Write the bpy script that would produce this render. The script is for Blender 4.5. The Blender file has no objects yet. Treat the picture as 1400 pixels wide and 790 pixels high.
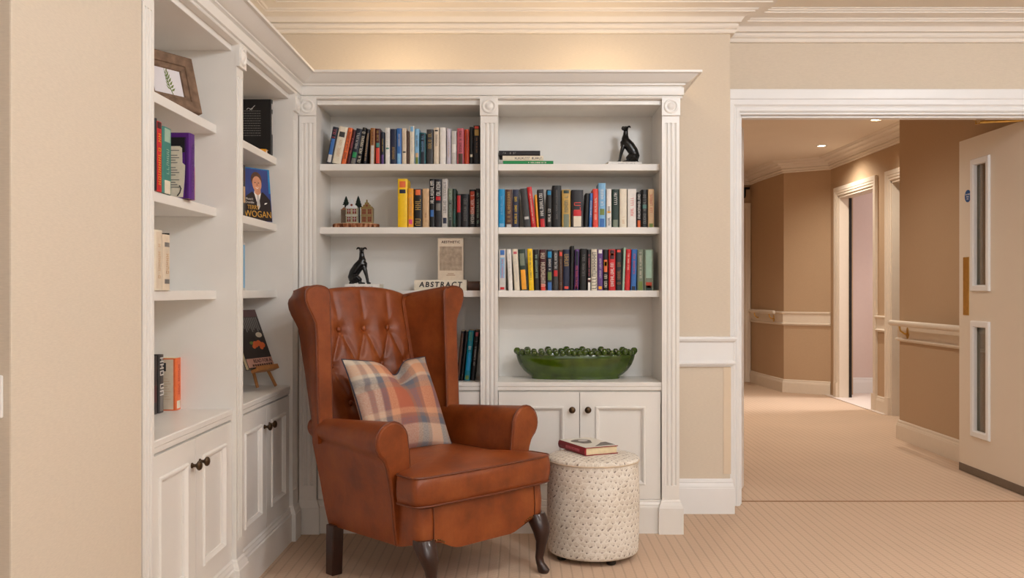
import bpy, bmesh, math, random
from mathutils import Vector, Matrix
R = math.radians
SC = bpy.context.scene
COL = SC.collection
rnd = random.Random(7)
H = 1.13            # eye height
F = 1280.0          # focal length in pixels of the 1400 px wide frame
VX, VY = 710.0, 397.0

def wx(px, Y): return (px - VX) * Y / F
def wz(py, Y): return H - (py - VY) * Y / F

# ------------------------------------------------------------------ materials
def lin(c):
    def f(v):
        v /= 255.0
        return v / 12.92 if v <= 0.04045 else ((v + 0.055) / 1.055) ** 2.4
    return (f(c[0]), f(c[1]), f(c[2]), 1.0)

MATS = {}
def mat(name, rgb, rough=0.5, spec=0.5, metal=0.0, var=0.0, scale=30.0, bump=0.0, bscale=200.0, emit=None, estr=0.0, coat=0.0):
    if name in MATS: return MATS[name]
    m = bpy.data.materials.new(name); m.use_nodes = True
    nt = m.node_tree; b = nt.nodes['Principled BSDF']
    b.inputs['Base Color'].default_value = lin(rgb)
    b.inputs['Roughness'].default_value = rough
    b.inputs['Specular IOR Level'].default_value = spec
    b.inputs['Metallic'].default_value = metal
    b.inputs['Coat Weight'].default_value = coat
    if emit:
        b.inputs['Emission Color'].default_value = lin(emit); b.inputs['Emission Strength'].default_value = estr
    if var or bump:
        tc = nt.nodes.new('ShaderNodeTexCoord')
    if var:
        n = nt.nodes.new('ShaderNodeTexNoise'); n.inputs['Scale'].default_value = scale; n.inputs['Detail'].default_value = 4
        nt.links.new(tc.outputs['Object'], n.inputs['Vector'])
        r = nt.nodes.new('ShaderNodeValToRGB')
        c = lin(rgb)
        r.color_ramp.elements[0].position = 0.3; r.color_ramp.elements[1].position = 0.7
        r.color_ramp.elements[0].color = tuple(v * (1 - var) for v in c[:3]) + (1,)
        r.color_ramp.elements[1].color = tuple(min(1, v * (1 + var)) for v in c[:3]) + (1,)
        nt.links.new(n.outputs['Fac'], r.inputs['Fac']); nt.links.new(r.outputs['Color'], b.inputs['Base Color'])
    if bump:
        n2 = nt.nodes.new('ShaderNodeTexNoise'); n2.inputs['Scale'].default_value = bscale; n2.inputs['Detail'].default_value = 3
        nt.links.new(tc.outputs['Object'], n2.inputs['Vector'])
        bp = nt.nodes.new('ShaderNodeBump'); bp.inputs['Strength'].default_value = bump; bp.inputs['Distance'].default_value = 0.002
        nt.links.new(n2.outputs['Fac'], bp.inputs['Height']); nt.links.new(bp.outputs['Normal'], b.inputs['Normal'])
    MATS[name] = m
    return m

class NT:
    """small helper for node trees"""
    def __init__(s, m):
        s.nt = m.node_tree; s.b = s.nt.nodes['Principled BSDF']
    def n(s, t, **k):
        nd = s.nt.nodes.new(t)
        for a, v in k.items(): setattr(nd, a, v)
        return nd
    def link(s, a, b): s.nt.links.new(a, b)
    def math(s, op, a, b=None, c=None):
        nd = s.nt.nodes.new('ShaderNodeMath'); nd.operation = op
        for i, v in enumerate((a, b, c)):
            if v is None: continue
            if hasattr(v, 'is_linked'): s.nt.links.new(v, nd.inputs[i])
            else: nd.inputs[i].default_value = v
        return nd.outputs[0]
    def mix(s, f, a, b, mode='MIX'):
        nd = s.nt.nodes.new('ShaderNodeMix'); nd.data_type = 'RGBA'; nd.blend_type = mode
        for idx, v in ((0, f), (6, a), (7, b)):
            if hasattr(v, 'is_linked'): s.nt.links.new(v, nd.inputs[idx])
            else: nd.inputs[idx].default_value = v
        return nd.outputs[2]
    def ramp(s, fac, stops, interp='LINEAR'):
        nd = s.nt.nodes.new('ShaderNodeValToRGB'); cr = nd.color_ramp; cr.interpolation = interp
        while len(cr.elements) < len(stops): cr.elements.new(0.5)
        for e, (p, c) in zip(cr.elements, stops):
            e.position = p; e.color = lin(c) if max(c) > 1.01 else tuple(c) + (1,)
        s.nt.links.new(fac, nd.inputs['Fac'])
        return nd.outputs['Color']

def new_mat(name, rough=0.6, spec=0.4):
    m = bpy.data.materials.new(name); m.use_nodes = True
    b = m.node_tree.nodes['Principled BSDF']; b.inputs['Roughness'].default_value = rough
    b.inputs['Specular IOR Level'].default_value = spec
    MATS[name] = m
    return m, NT(m)

PAINT = mat('cream_paint', (237, 234, 229), 0.34, 0.4, var=0.02, scale=6, bump=0.03, bscale=60)
TRIMW = mat('white_gloss_trim', (240, 240, 240), 0.35, 0.45, var=0.015, scale=6)
CEIL = mat('ceiling_paint', (236, 226, 212), 0.85, 0.2, var=0.01, scale=3)
CORN = mat('cornice_paint', (236, 228, 218), 0.6, 0.3, var=0.01, scale=5)
DOORP = mat('door_paint', (232, 220, 204), 0.4, 0.4, var=0.01, scale=5)
BRASS = mat('polished_brass', (212, 174, 98), 0.28, 0.5, metal=1.0, var=0.08, scale=40)
BRONZE = mat('dark_bronze', (84, 66, 48), 0.35, 0.5, metal=0.8, var=0.1, scale=60)
BLACKC = mat('black_ceramic', (13, 12, 13), 0.25, 0.5, var=0.1, scale=40)
DARKWOOD = mat('dark_stained_wood', (48, 22, 14), 0.3, 0.5, var=0.3, scale=25, coat=0.2)
PAGES = mat('book_pages', (226, 208, 170), 0.8, 0.2, var=0.05, scale=80)
PAGESW = mat('white_book_pages', (226, 220, 206), 0.8, 0.2, var=0.05, scale=80)
GREENC = mat('green_glaze', (54, 76, 8), 0.12, 0.6, var=0.35, scale=14, coat=0.4)
PINKW = mat('pale_pink_plaster', (226, 208, 202), 0.8, 0.2, var=0.01)
RUBBER = mat('grey_seal', (120, 106, 92), 0.6, 0.3, var=0.05)
EASELW = mat('easel_pine', (186, 128, 74), 0.5, 0.4, var=0.15, scale=30)

# wallpaper with a fine woven grain
def wallpaper(name, rgb):
    m, t = new_mat(name, 0.75, 0.2)
    tc = t.n('ShaderNodeTexCoord')
    mp = t.n('ShaderNodeMapping'); mp.inputs['Scale'].default_value = (60, 60, 500)
    t.link(tc.outputs['Object'], mp.inputs['Vector'])
    n = t.n('ShaderNodeTexNoise'); n.inputs['Scale'].default_value = 1.0; n.inputs['Detail'].default_value = 3
    t.link(mp.outputs['Vector'], n.inputs['Vector'])
    c = lin(rgb)
    col = t.ramp(n.outputs['Fac'], [(0.3, tuple(v * .955 for v in c[:3])), (0.7, tuple(v * 1.035 for v in c[:3]))])
    t.link(col, t.b.inputs['Base Color'])
    bp = t.n('ShaderNodeBump'); bp.inputs['Strength'].default_value = 0.08; bp.inputs['Distance'].default_value = 0.001
    t.link(n.outputs['Fac'], bp.inputs['Height']); t.link(bp.outputs['Normal'], t.b.inputs['Normal'])
    return m
WALLP = wallpaper('beige_wallpaper', (217, 204, 186))
WALLC = wallpaper('tan_corridor_wallpaper', (190, 163, 134))

def carpet(name, rgb, ca=0.86, cb=1.1):
    m, t = new_mat(name, 0.95, 0.1)
    tc = t.n('ShaderNodeTexCoord'); sp = t.n('ShaderNodeSeparateXYZ')
    t.link(tc.outputs['Object'], sp.inputs[0])
    X, Y = sp.outputs[0], sp.outputs[1]
    w = 0.042
    fx = t.math('DIVIDE', X, w)
    row = t.math('FLOOR', fx); fr = t.math('FRACT', fx)
    par = t.math('SUBTRACT', t.math('MULTIPLY', t.math('FLOORED_MODULO', row, 2.0), 2.0), 1.0)
    ty = t.math('ADD', t.math('DIVIDE', Y, 0.022), t.math('MULTIPLY', par, fr))
    s = t.math('ADD', t.math('MULTIPLY', t.math('SINE', t.math('MULTIPLY', ty, 6.2832)), 0.5), 0.5)
    edge = t.math('ABSOLUTE', t.math('SUBTRACT', fr, 0.5))          # 0.5 at row borders
    groove = t.math('SMOOTH_MIN', t.math('MULTIPLY', t.math('SUBTRACT', 0.5, edge), 7.0), 1.0, 0.2)
    hgt = t.math('MULTIPLY', t.math('ADD', t.math('MULTIPLY', s, 0.6), 0.4), groove)
    n = t.n('ShaderNodeTexNoise'); n.inputs['Scale'].default_value = 240; n.inputs['Detail'].default_value = 2
    t.link(tc.outputs['Object'], n.inputs['Vector'])
    n2 = t.n('ShaderNodeTexNoise'); n2.inputs['Scale'].default_value = 1.6; n2.inputs['Detail'].default_value = 3
    t.link(tc.outputs['Object'], n2.inputs['Vector'])
    f = t.math('ADD', t.math('MULTIPLY', hgt, 0.42), t.math('ADD', t.math('MULTIPLY', n.outputs['Fac'], 0.36), t.math('MULTIPLY', n2.outputs['Fac'], 0.28)))
    c = lin(rgb)
    col = t.ramp(f, [(0.2, tuple(v * ca * .8 for v in c[:3])), (0.55, c[:3]), (0.9, tuple(v * cb for v in c[:3]))])
    t.link(col, t.b.inputs['Base Color'])
    bp = t.n('ShaderNodeBump'); bp.inputs['Strength'].default_value = 0.5; bp.inputs['Distance'].default_value = 0.004
    t.link(f, bp.inputs['Height']); t.link(bp.outputs['Normal'], t.b.inputs['Normal'])
    return m
CARPET = carpet('ribbed_beige_carpet', (205, 179, 156))

def leather():
    m, t = new_mat('tan_leather', 0.36, 0.45)
    tc = t.n('ShaderNodeTexCoord')
    n = t.n('ShaderNodeTexNoise'); n.inputs['Scale'].default_value = 7; n.inputs['Detail'].default_value = 7; n.inputs['Roughness'].default_value = 0.65
    t.link(tc.outputs['Object'], n.inputs['Vector'])
    col = t.ramp(n.outputs['Fac'], [(0.3, (112, 50, 16)), (0.5, (138, 66, 24)), (0.72, (158, 84, 36))])
    mp = t.n('ShaderNodeMapping'); mp.inputs['Scale'].default_value = (60, 60, 6)
    t.link(tc.outputs['Object'], mp.inputs['Vector'])
    n3 = t.n('ShaderNodeTexNoise'); n3.inputs['Scale'].default_value = 1; n3.inputs['Detail'].default_value = 4
    t.link(mp.outputs['Vector'], n3.inputs['Vector'])
    col = t.mix(t.math('MULTIPLY', n3.outputs['Fac'], 0.3), col, lin((88, 38, 12)))
    t.link(col, t.b.inputs['Base Color'])
    v = t.n('ShaderNodeTexVoronoi'); v.inputs['Scale'].default_value = 420
    t.link(tc.outputs['Object'], v.inputs['Vector'])
    n2 = t.n('ShaderNodeTexNoise'); n2.inputs['Scale'].default_value = 22; n2.inputs['Detail'].default_value = 5
    t.link(tc.outputs['Object'], n2.inputs['Vector'])
    hh = t.math('ADD', t.math('MULTIPLY', v.outputs['Distance'], 0.25), t.math('MULTIPLY', n2.outputs['Fac'], 1.0))
    bp = t.n('ShaderNodeBump'); bp.inputs['Strength'].default_value = 0.22; bp.inputs['Distance'].default_value = 0.004
    t.link(hh, bp.inputs['Height']); t.link(bp.outputs['Normal'], t.b.inputs['Normal'])
    rr = t.math('ADD', t.math('MULTIPLY', n.outputs['Fac'], 0.22), 0.28)
    t.link(rr, t.b.inputs['Roughness'])
    return m
LEATHER = leather()
PIPING = mat('leather_piping', (104, 48, 20), 0.4, 0.5, var=0.15, scale=30)

def plaid():
    m, t = new_mat('plaid_wool', 0.9, 0.15)
    uv = t.n('ShaderNodeUVMap'); sp = t.n('ShaderNodeSeparateXYZ'); t.link(uv.outputs[0], sp.inputs[0])
    cream, grey, blue, coral, peach, taupe = (202, 190, 174), (146, 138, 136), (104, 108, 120), (172, 100, 78), (206, 154, 122), (140, 112, 102)
    def bands(seq):
        st = []
        for a, c, col in seq: st += [(a + .008, col), (c - .008, col)]
        return st
    warp = t.ramp(sp.outputs[0], bands([(0, .08, cream), (.08, .13, grey), (.13, .19, cream), (.19, .25, blue), (.25, .33, peach), (.33, .52, coral), (.52, .57, taupe), (.57, .65, blue), (.65, .70, taupe), (.70, .86, peach), (.86, .93, blue), (.93, 1.0, taupe)]))
    weft = t.ramp(sp.outputs[1], bands([(0, .08, cream), (.08, .20, peach), (.20, .24, cream), (.24, .31, blue), (.31, .37, taupe), (.37, .60, coral), (.60, .66, peach), (.66, .70, taupe), (.70, .77, blue), (.77, .95, cream), (.95, 1.0, grey)]))
    w = t.n('ShaderNodeTexChecker'); w.inputs['Scale'].default_value = 260
    t.link(uv.outputs[0], w.inputs['Vector'])
    n = t.n('ShaderNodeTexNoise'); n.inputs['Scale'].default_value = 70; n.inputs['Detail'].default_value = 4
    t.link(uv.outputs[0], n.inputs['Vector'])
    f = t.math('ADD', t.math('MULTIPLY', w.outputs['Fac'], 0.12), t.math('MULTIPLY', n.outputs['Fac'], 0.8))
    col = t.mix(f, warp, weft)
    t.link(col, t.b.inputs['Base Color'])
    bp = t.n('ShaderNodeBump'); bp.inputs['Strength'].default_value = 0.25; bp.inputs['Distance'].default_value = 0.002
    t.link(n.outputs['Fac'], bp.inputs['Height']); t.link(bp.outputs['Normal'], t.b.inputs['Normal'])
    return m
PLAID = plaid()

def feather():
    """cream fabric printed with staggered rows of taupe scallops and dark dashes"""
    m, t = new_mat('feather_print_fabric', 0.85, 0.2)
    uv = t.n('ShaderNodeUVMap'); sp = t.n('ShaderNodeSeparateXYZ'); t.link(uv.outputs[0], sp.inputs[0])
    nz = t.n('ShaderNodeTexNoise'); nz.inputs['Scale'].default_value = 25
    t.link(uv.outputs[0], nz.inputs['Vector'])
    jit = t.math('MULTIPLY', t.math('SUBTRACT', nz.outputs['Fac'], 0.5), 1.5)
    y = t.math('ADD', t.math('DIVIDE', sp.outputs[1], 0.0235), jit)
    row = t.math('FLOOR', y); fy = t.math('SUBTRACT', t.math('FRACT', y), 0.5)
    off = t.math('MULTIPLY', t.math('FLOORED_MODULO', row, 2.0), 0.5)
    x = t.math('ADD', t.math('ADD', t.math('DIVIDE', sp.outputs[0], 0.030), off), jit)
    fx = t.math('SUBTRACT', t.math('FRACT', x), 0.5)
    d = t.math('SQRT', t.math('ADD', t.math('POWER', t.math('MULTIPLY', fx, 1.5), 2.0), t.math('POWER', fy, 2.0)))
    dot = t.math('LESS_THAN', d, 0.15)
    dy2 = t.math('SUBTRACT', fy, 0.32)
    d2 = t.math('SQRT', t.math('ADD', t.math('POWER', fx, 2.0), t.math('POWER', dy2, 2.0)))
    ring = t.math('LESS_THAN', t.math('ABSOLUTE', t.math('SUBTRACT', d2, 0.52)), 0.10)
    n = t.n('ShaderNodeTexNoise'); n.inputs['Scale'].default_value = 160; n.inputs['Detail'].default_value = 3
    t.link(uv.outputs[0], n.inputs['Vector'])
    n3 = t.n('ShaderNodeTexNoise'); n3.inputs['Scale'].default_value = 9; n3.inputs['Detail'].default_value = 2
    t.link(uv.outputs[0], n3.inputs['Vector'])
    base = t.ramp(n3.outputs['Fac'], [(0.35, (218, 208, 194)), (0.62, (232, 225, 214))])
    col = t.mix(t.math('MULTIPLY', ring, 0.55), base, lin((242, 237, 228)))
    tau = t.math('MULTIPLY', t.math('LESS_THAN', d2, 0.40), t.math('GREATER_THAN', n.outputs['Fac'], 0.5))
    col = t.mix(t.math('MULTIPLY', tau, 0.36), col, lin((182, 168, 150)))
    col = t.mix(t.math('MULTIPLY', dot, 0.8), col, lin((110, 96, 88)))
    t.link(col, t.b.inputs['Base Color'])
    bp = t.n('ShaderNodeBump'); bp.inputs['Strength'].default_value = 0.3; bp.inputs['Distance'].default_value = 0.002
    t.link(n.outputs['Fac'], bp.inputs['Height']); t.link(bp.outputs['Normal'], t.b.inputs['Normal'])
    return m
FEATHER = feather()

def bark():
    m, t = new_mat('birch_bark', 0.9, 0.1)
    tc = t.n('ShaderNodeTexCoord')
    mp = t.n('ShaderNodeMapping'); mp.inputs['Scale'].default_value = (70, 70, 25)
    t.link(tc.outputs['Object'], mp.inputs['Vector'])
    n = t.n('ShaderNodeTexNoise'); n.inputs['Scale'].default_value = 1; n.inputs['Detail'].default_value = 5
    t.link(mp.outputs['Vector'], n.inputs['Vector'])
    col = t.ramp(n.outputs['Fac'], [(0.35, (84, 46, 26)), (0.5, (150, 92, 62)), (0.65, (196, 150, 118))])
    t.link(col, t.b.inputs['Base Color'])
    return m
BARK = bark()
FRAMEW = mat('weathered_frame_wood', (124, 100, 82), 0.75, 0.2, var=0.28, scale=38, bump=0.3, bscale=90)

def glass():
    m = bpy.data.materials.new('clear_glass'); m.use_nodes = True
    nt = m.node_tree; nt.nodes.clear()
    o = nt.nodes.new('ShaderNodeOutputMaterial'); mx = nt.nodes.new('ShaderNodeMixShader')
    tr = nt.nodes.new('ShaderNodeBsdfTransparent'); gl = nt.nodes.new('ShaderNodeBsdfGlossy')
    tr.inputs[0].default_value = (0.86, 0.88, 0.86, 1); gl.inputs['Roughness'].default_value = 0.03
    mx.inputs[0].default_value = 0.12
    nt.links.new(tr.outputs[0], mx.inputs[1]); nt.links.new(gl.outputs[0], mx.inputs[2]); nt.links.new(mx.outputs[0], o.inputs[0])
    MATS['clear_glass'] = m
    return m
GLASS = glass()

# ------------------------------------------------------------------ geometry helpers
def box(bm, x0, x1, y0, y1, z0, z1, M=None):
    vs = [bm.verts.new((x, y, z)) for z in (z0, z1) for y in (y0, y1) for x in (x0, x1)]
    fs = [(0, 2, 3, 1), (4, 5, 7, 6), (0, 1, 5, 4), (2, 6, 7, 3), (0, 4, 6, 2), (1, 3, 7, 5)]
    for f in fs: bm.faces.new([vs[i] for i in f])
    if M is not None:
        for v in vs: v.co = M @ v.co
    return vs

def loft(bm, rings, cap=True, closed=True, M=None):
    rr = [[bm.verts.new(p) for p in r] for r in rings]
    if M is not None:
        for r in rr:
            for v in r: v.co = M @ v.co
    n = len(rr[0])
    for a, b in zip(rr, rr[1:]):
        for i in range(n if closed else n - 1):
            j = (i + 1) % n
            bm.faces.new((a[i], a[j], b[j], b[i]))
    if cap and closed:
        bm.faces.new(list(reversed(rr[0]))); bm.faces.new(rr[-1])
    return rr

def prism(bm, poly, a, b, axis='y', M=None):
    def mk(p, t):
        return {'y': (p[0], t, p[1]), 'x': (t, p[0], p[1]), 'z': (p[0], p[1], t)}[axis]
    return loft(bm, [[mk(p, a) for p in poly], [mk(p, b) for p in poly]], M=M)

def lathe(bm, prof, seg=32, c=(0, 0, 0), M=None, sx=1.0, sy=1.0):
    rings = []
    for r, z in prof:
        rings.append([(c[0] + sx * r * math.cos(2 * math.pi * i / seg), c[1] + sy * r * math.sin(2 * math.pi * i / seg), c[2] + z) for i in range(seg)])
    return loft(bm, rings, M=M)

def tube(bm, pts, rad, seg=10, closed=False, M=None):
    pts = [Vector(p) for p in pts]; n = len(pts)
    if not hasattr(rad, '__len__'): rad = [rad] * n
    rings = []; prev = None
    for i, p in enumerate(pts):
        if closed: t = pts[(i + 1) % n] - pts[i - 1]
        else: t = pts[min(i + 1, n - 1)] - pts[max(i - 1, 0)]
        t.normalize()
        if prev is None:
            a = Vector((0, 0, 1)) if abs(t.z) < 0.9 else Vector((1, 0, 0))
            u = t.cross(a).normalized()
        else:
            u = prev - t * prev.dot(t)
            u = u.normalized() if u.length > 1e-6 else t.orthogonal().normalized()
        prev = u; w = t.cross(u)
        rings.append([p + rad[i] * (math.cos(2 * math.pi * k / seg) * u + math.sin(2 * math.pi * k / seg) * w) for k in range(seg)])
    if closed: rings.append(rings[0])
    return loft(bm, rings, cap=not closed, M=M)

def ball(bm, c, r, seg=16, sq=(1, 1, 1)):
    rings = []
    for i in range(1, seg // 2):
        a = math.pi * i / (seg // 2)
        rings.append([(c[0] + sq[0] * r * math.sin(a) * math.cos(2 * math.pi * k / seg), c[1] + sq[1] * r * math.sin(a) * math.sin(2 * math.pi * k / seg), c[2] - sq[2] * r * math.cos(a)) for k in range(seg)])
    return loft(bm, rings)

def sweep(bm, path, prof, closed=False, M=None):
    """profile (out, z) carried along a 2D path, mitred; 'out' is to the right of the direction of travel"""
    P = [Vector(p) for p in path]; n = len(P); rings = []
    for i in range(n):
        ns = []
        if i > 0 or closed:
            d = (P[i] - P[i - 1]).normalized(); ns.append(Vector((d.y, -d.x)))
        if i < n - 1 or closed:
            d = (P[(i + 1) % n] - P[i]).normalized(); ns.append(Vector((d.y, -d.x)))
        if len(ns) == 2: m = (ns[0] + ns[1]) / (1 + ns[0].dot(ns[1]))
        else: m = ns[0]
        rings.append([(P[i].x + o * m.x, P[i].y + o * m.y, z) for o, z in prof])
    if closed: rings.append(rings[0])
    return loft(bm, rings, cap=not closed, M=M)

def obj(name, bm, m, parent=None, smooth=35, bevel=0.0, bseg=2):
    bmesh.ops.recalc_face_normals(bm, faces=bm.faces)
    me = bpy.data.meshes.new(name); bm.to_mesh(me); bm.free()
    for mm in (m if isinstance(m, (list, tuple)) else [m]): me.materials.append(mm)
    if smooth:
        me.polygons.foreach_set('use_smooth', [True] * len(me.polygons))
        me.set_sharp_from_angle(angle=R(smooth))
    o = bpy.data.objects.new(name, me); COL.objects.link(o)
    if parent is not None: o.parent = parent
    if bevel:
        b = o.modifiers.new('bevel', 'BEVEL'); b.width = bevel; b.segments = bseg; b.limit_method = 'ANGLE'; b.angle_limit = R(40)
        b.harden_normals = False
    return o

def tag(o, label, cat, group=None):
    o['label'] = label; o['category'] = cat
    if group: o['group'] = group
    return o

def thing(name, label, cat, loc=(0, 0, 0), rotz=0.0, group=None):
    o = bpy.data.objects.new(name, None); COL.objects.link(o)
    o.empty_display_size = 0.05
    o.location = loc; o.rotation_euler = (0, 0, rotz)
    return tag(o, label, cat, group)

def struct(name, bm, m, label=None, cat=None, smooth=35, bevel=0.0):
    o = obj(name, bm, m, None, smooth, bevel)
    o['kind'] = 'structure'
    o['label'] = label or name.replace('_', ' '); o['category'] = cat or name.split('_')[0]
    return o

def B(): return bmesh.new()

def text_mesh(name, s, size, m, parent, M, spacing=1.0, shear=0.0, align='CENTER', ext=0.0004, sx=1.0, bold=0.0):
    cu = bpy.data.curves.new('tmp', 'FONT'); cu.body = s; cu.size = size; cu.align_x = align; cu.align_y = 'CENTER'
    cu.space_character = spacing; cu.shear = shear; cu.extrude = ext; cu.resolution_u = 4; cu.offset = bold
    o = bpy.data.objects.new('tmp', cu); COL.objects.link(o)
    dg = bpy.context.evaluated_depsgraph_get(); dg.update()
    me = bpy.data.meshes.new_from_object(o.evaluated_get(dg))
    bpy.data.objects.remove(o); bpy.data.curves.remove(cu)
    me.transform(M @ Matrix.Diagonal((sx, 1, 1, 1))); me.name = name
    me.materials.clear(); me.materials.append(m)
    t = bpy.data.objects.new(name, me); COL.objects.link(t); t.parent = parent
    return t

def facing(origin, right, up):
    r = Vector(right).normalized(); u = Vector(up).normalized(); n = r.cross(u).normalized()
    M = Matrix((r, u, n)).transposed().to_4x4(); M.translation = Vector(origin)
    return M
# ================================================================== the room
WALL_Y = 4.75; DW_Y = 4.925; DW_B = 5.05
CE = 2.56
b = B(); box(b, -4.2, 5.2, -3.6, 13.4, -0.12, 0); struct('floor', b, CARPET, 'ribbed beige carpet running through room and corridor', 'floor', 0)
b = B(); box(b, -4.2, 5.2, -3.6, DW_Y, CE, CE + .12); struct('ceiling', b, CEIL, 'pale cream room ceiling', 'ceiling', 0)
b = B(); box(b, .8, 5.2, DW_Y, 13.4, CE, CE + .12); struct('ceiling_corridor', b, CEIL, 'cream corridor ceiling with downlights', 'ceiling', 0)
b = B(); box(b, -1.46, 1.07, WALL_Y, DW_B, 0, CE); struct('wall_back', b, WALLP, 'beige papered wall behind the bookcase', 'wall', 0)
b = B(); box(b, 1.07, 1.145, DW_Y, DW_B, 0, CE); box(b, 1.145, 2.81, DW_Y, DW_B, 2.075, CE); box(b, 2.81, 5.0, DW_Y, DW_B, 0, CE)
struct('wall_doorway', b, WALLP, 'beige papered wall around the corridor doorway', 'wall', 0)
b = B(); box(b, -1.46, -1.36, 2.53, WALL_Y, 0, CE); struct('wall_left', b, WALLP, 'beige wall behind the side bookcase', 'wall', 0)
b = B(); box(b, -1.46, -1.02, 1.88, 2.5305, 0, CE); box(b, -4.0, -1.46, 1.88, 2.0, 0, CE)
struct('wall_pier', b, WALLP, 'plain beige wall pier in front of the side bookcase', 'wall', 0, bevel=.004)
b = B(); box(b, 4.9, 5.0, -3.5, DW_Y, 0, CE); struct('wall_right', b, WALLP, 'beige side wall of the room', 'wall', 0)
b = B(); box(b, -4.1, -4.0, -3.5, 2.0, 0, CE); struct('wall_far_left', b, WALLP, 'beige wall at the far side of the room', 'wall', 0)

# corner guard on the wall beside the doorway
b = B(); prism(b, [(1.035, WALL_Y + .001), (1.035, WALL_Y - .003), (1.073, WALL_Y - .003), (1.073, DW_Y), (1.071, DW_Y), (1.071, WALL_Y + .001)], .2, .742, 'z')
struct('trim_corner_guard', b, mat('corner_guard', (224, 206, 182), .4, .4, var=.01), 'smooth beige corner guard below the dado beside doorway', 'trim', 0)

# ceiling cornice
CP = [(-.02, 2.43), (.02, 2.43), (.025, 2.438), (.024, 2.446), (.019, 2.450), (.03, 2.455), (.036, 2.464), (.034, 2.474), (.028, 2.478),
      (.046, 2.480), (.048, 2.486), (.060, 2.502), (.085, 2.512), (.102, 2.515), (.102, 2.522), (.112, 2.5225), (.118, 2.530), (.140, 2.537), (.165, 2.539), (.172, 2.5395),
      (.172, 2.546), (.186, 2.547), (.190, 2.553), (.2, 2.555), (.2, CE - .0005), (-.02, CE - .0005)]
b = B(); sweep(b, [(-1.36, 2.5), (-1.36, WALL_Y), (1.07, WALL_Y), (1.07, DW_Y), (4.9, DW_Y)], CP); struct('trim_cornice', b, CORN, 'stepped plaster cornice around the room ceiling', 'cornice', 25)
# skirting and dado
SK = [(-.005, .0005), (.019, .0005), (.019, .128), (.0165, .131), (.0165, .139), (.012, .150), (.010, .156), (.012, .160), (.010, .170), (.004, .176), (-.005, .176)]
b = B(); sweep(b, [(.752, WALL_Y), (1.07, WALL_Y), (1.07, DW_Y)], SK); struct('baseboard_back', b, TRIMW, 'white moulded skirting between bookcase and doorway', 'skirting', 25)
DA = [(-.005, .744), (.010, .744), (.012, .752), (.024, .756), (.026, .764), (.018, .770), (.012, .775), (.012, .866), (.018, .870), (.026, .876), (.030, .886), (.026, .895), (-.005, .896)]
b = B(); sweep(b, [(.745, WALL_Y), (1.07, WALL_Y), (1.07, DW_Y)], DA); struct('trim_dado', b, TRIMW, 'white dado rail board between bookcase and doorway', 'dado rail', 25)

# doorway lining and architrave
OX0, OX1, OZ = 1.165, 2.79, 2.055
b = B()
box(b, OX0 - .02, OX0, DW_Y - .002, DW_B + .03, 0, OZ); box(b, OX1, OX1 + .02, DW_Y - .002, DW_B + .03, 0, OZ); box(b, OX0 - .02, OX1 + .02, DW_Y - .002, DW_B + .03, OZ, OZ + .02)
box(b, OX0, OX0 + .012, DW_Y + .03, DW_Y + .06, 0, OZ); box(b, OX0, OX1, DW_Y + .03, DW_Y + .06, OZ - .012, OZ)
struct('trim_doorway_lining', b, TRIMW, 'white lining inside the wide corridor doorway', 'door frame', 0, bevel=.002)
AP = [(0, -.003), (0, .014), (.006, .019), (.018, .019), (.022, .016), (.028, .018), (.036, .027), (.056, .031), (.062, .030), (.064, .036), (.070, .038), (.112, .038), (.115, .034), (.115, -.003)]
def upright(path, prof, M):
    bb = B(); sweep(bb, path, prof, M=M); return bb
M = Matrix(((1, 0, 0, 0), (0, 0, -1, DW_Y), (0, 1, 0, 0), (0, 0, 0, 1)))
# path in (x, z); 'out' must point away from the opening: travel so the opening lies on the left
b = upright([(OX1 + .008, 0), (OX1 + .008, OZ + .012), (OX0 - .008, OZ + .012), (OX0 - .008, 0)], AP, M)
struct('trim_doorway_architrave', b, TRIMW, 'broad white moulded architrave around the corridor doorway', 'architrave', 25)
# threshold strip
b = B(); prism(b, [(5.008, 0), (5.011, .003), (5.022, .003), (5.025, 0)], OX0, OX1, 'x')
struct('trim_threshold', b, mat('threshold_strip', (150, 112, 80), .6, .3, metal=.0, var=.1), 'thin bronze carpet strip across the doorway', 'threshold', 0)

# ------------------------------------------------------------------ doors of the doorway
t = thing('door_1', 'open cream fire door with two narrow glazed slots', 'door', (2.775, 5.0, .012)); t['kind'] = 'structure'
LW = .905; LH = 2.055; TH = .046
g = [(.524, .729, 1.135 - .012, 1.92 - .012), (.524, .729, .25 - .012, .935 - .012)]
b = B()
box(b, 0, TH, 0, g[0][0], 0, LH); box(b, 0, TH, g[0][1], LW, 0, LH)
for z0, z1 in ((0, g[1][2]), (g[1][3], g[0][2]), (g[0][3], LH)): box(b, 0, TH, g[0][0], g[0][1], z0, z1)
bmesh.ops.remove_doubles(b, verts=b.verts, dist=1e-5)
obj('leaf', b, DOORP, t, 0)
for (y0, y1, z0, z1) in g:
    b = B()
    Mx = Matrix(((0, 0, -1, 0), (1, 0, 0, 0), (0, 1, 0, 0), (0, 0, 0, 1)))
    sweep(b, [(y0, z0), (y1, z0), (y1, z1), (y0, z1)], [(-.028, -.012), (-.028, .006), (-.022, .014), (.006, .014), (.010, .008), (.010, -.002), (0, -.002), (0, -.012)], closed=True, M=Mx)
    fr = obj('glazing_frame', b, TRIMW, t, 25); 
    b = B(); box(b, .018, .024, y0, y1, z0, z1); obj('glass_pane', b, GLASS, fr, 0)
b = B(); box(b, -.004, TH + .002, .002, LW - .002, -.010, .038); obj('bottom_seal', b, RUBBER, t, 0, bevel=.002)
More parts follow.
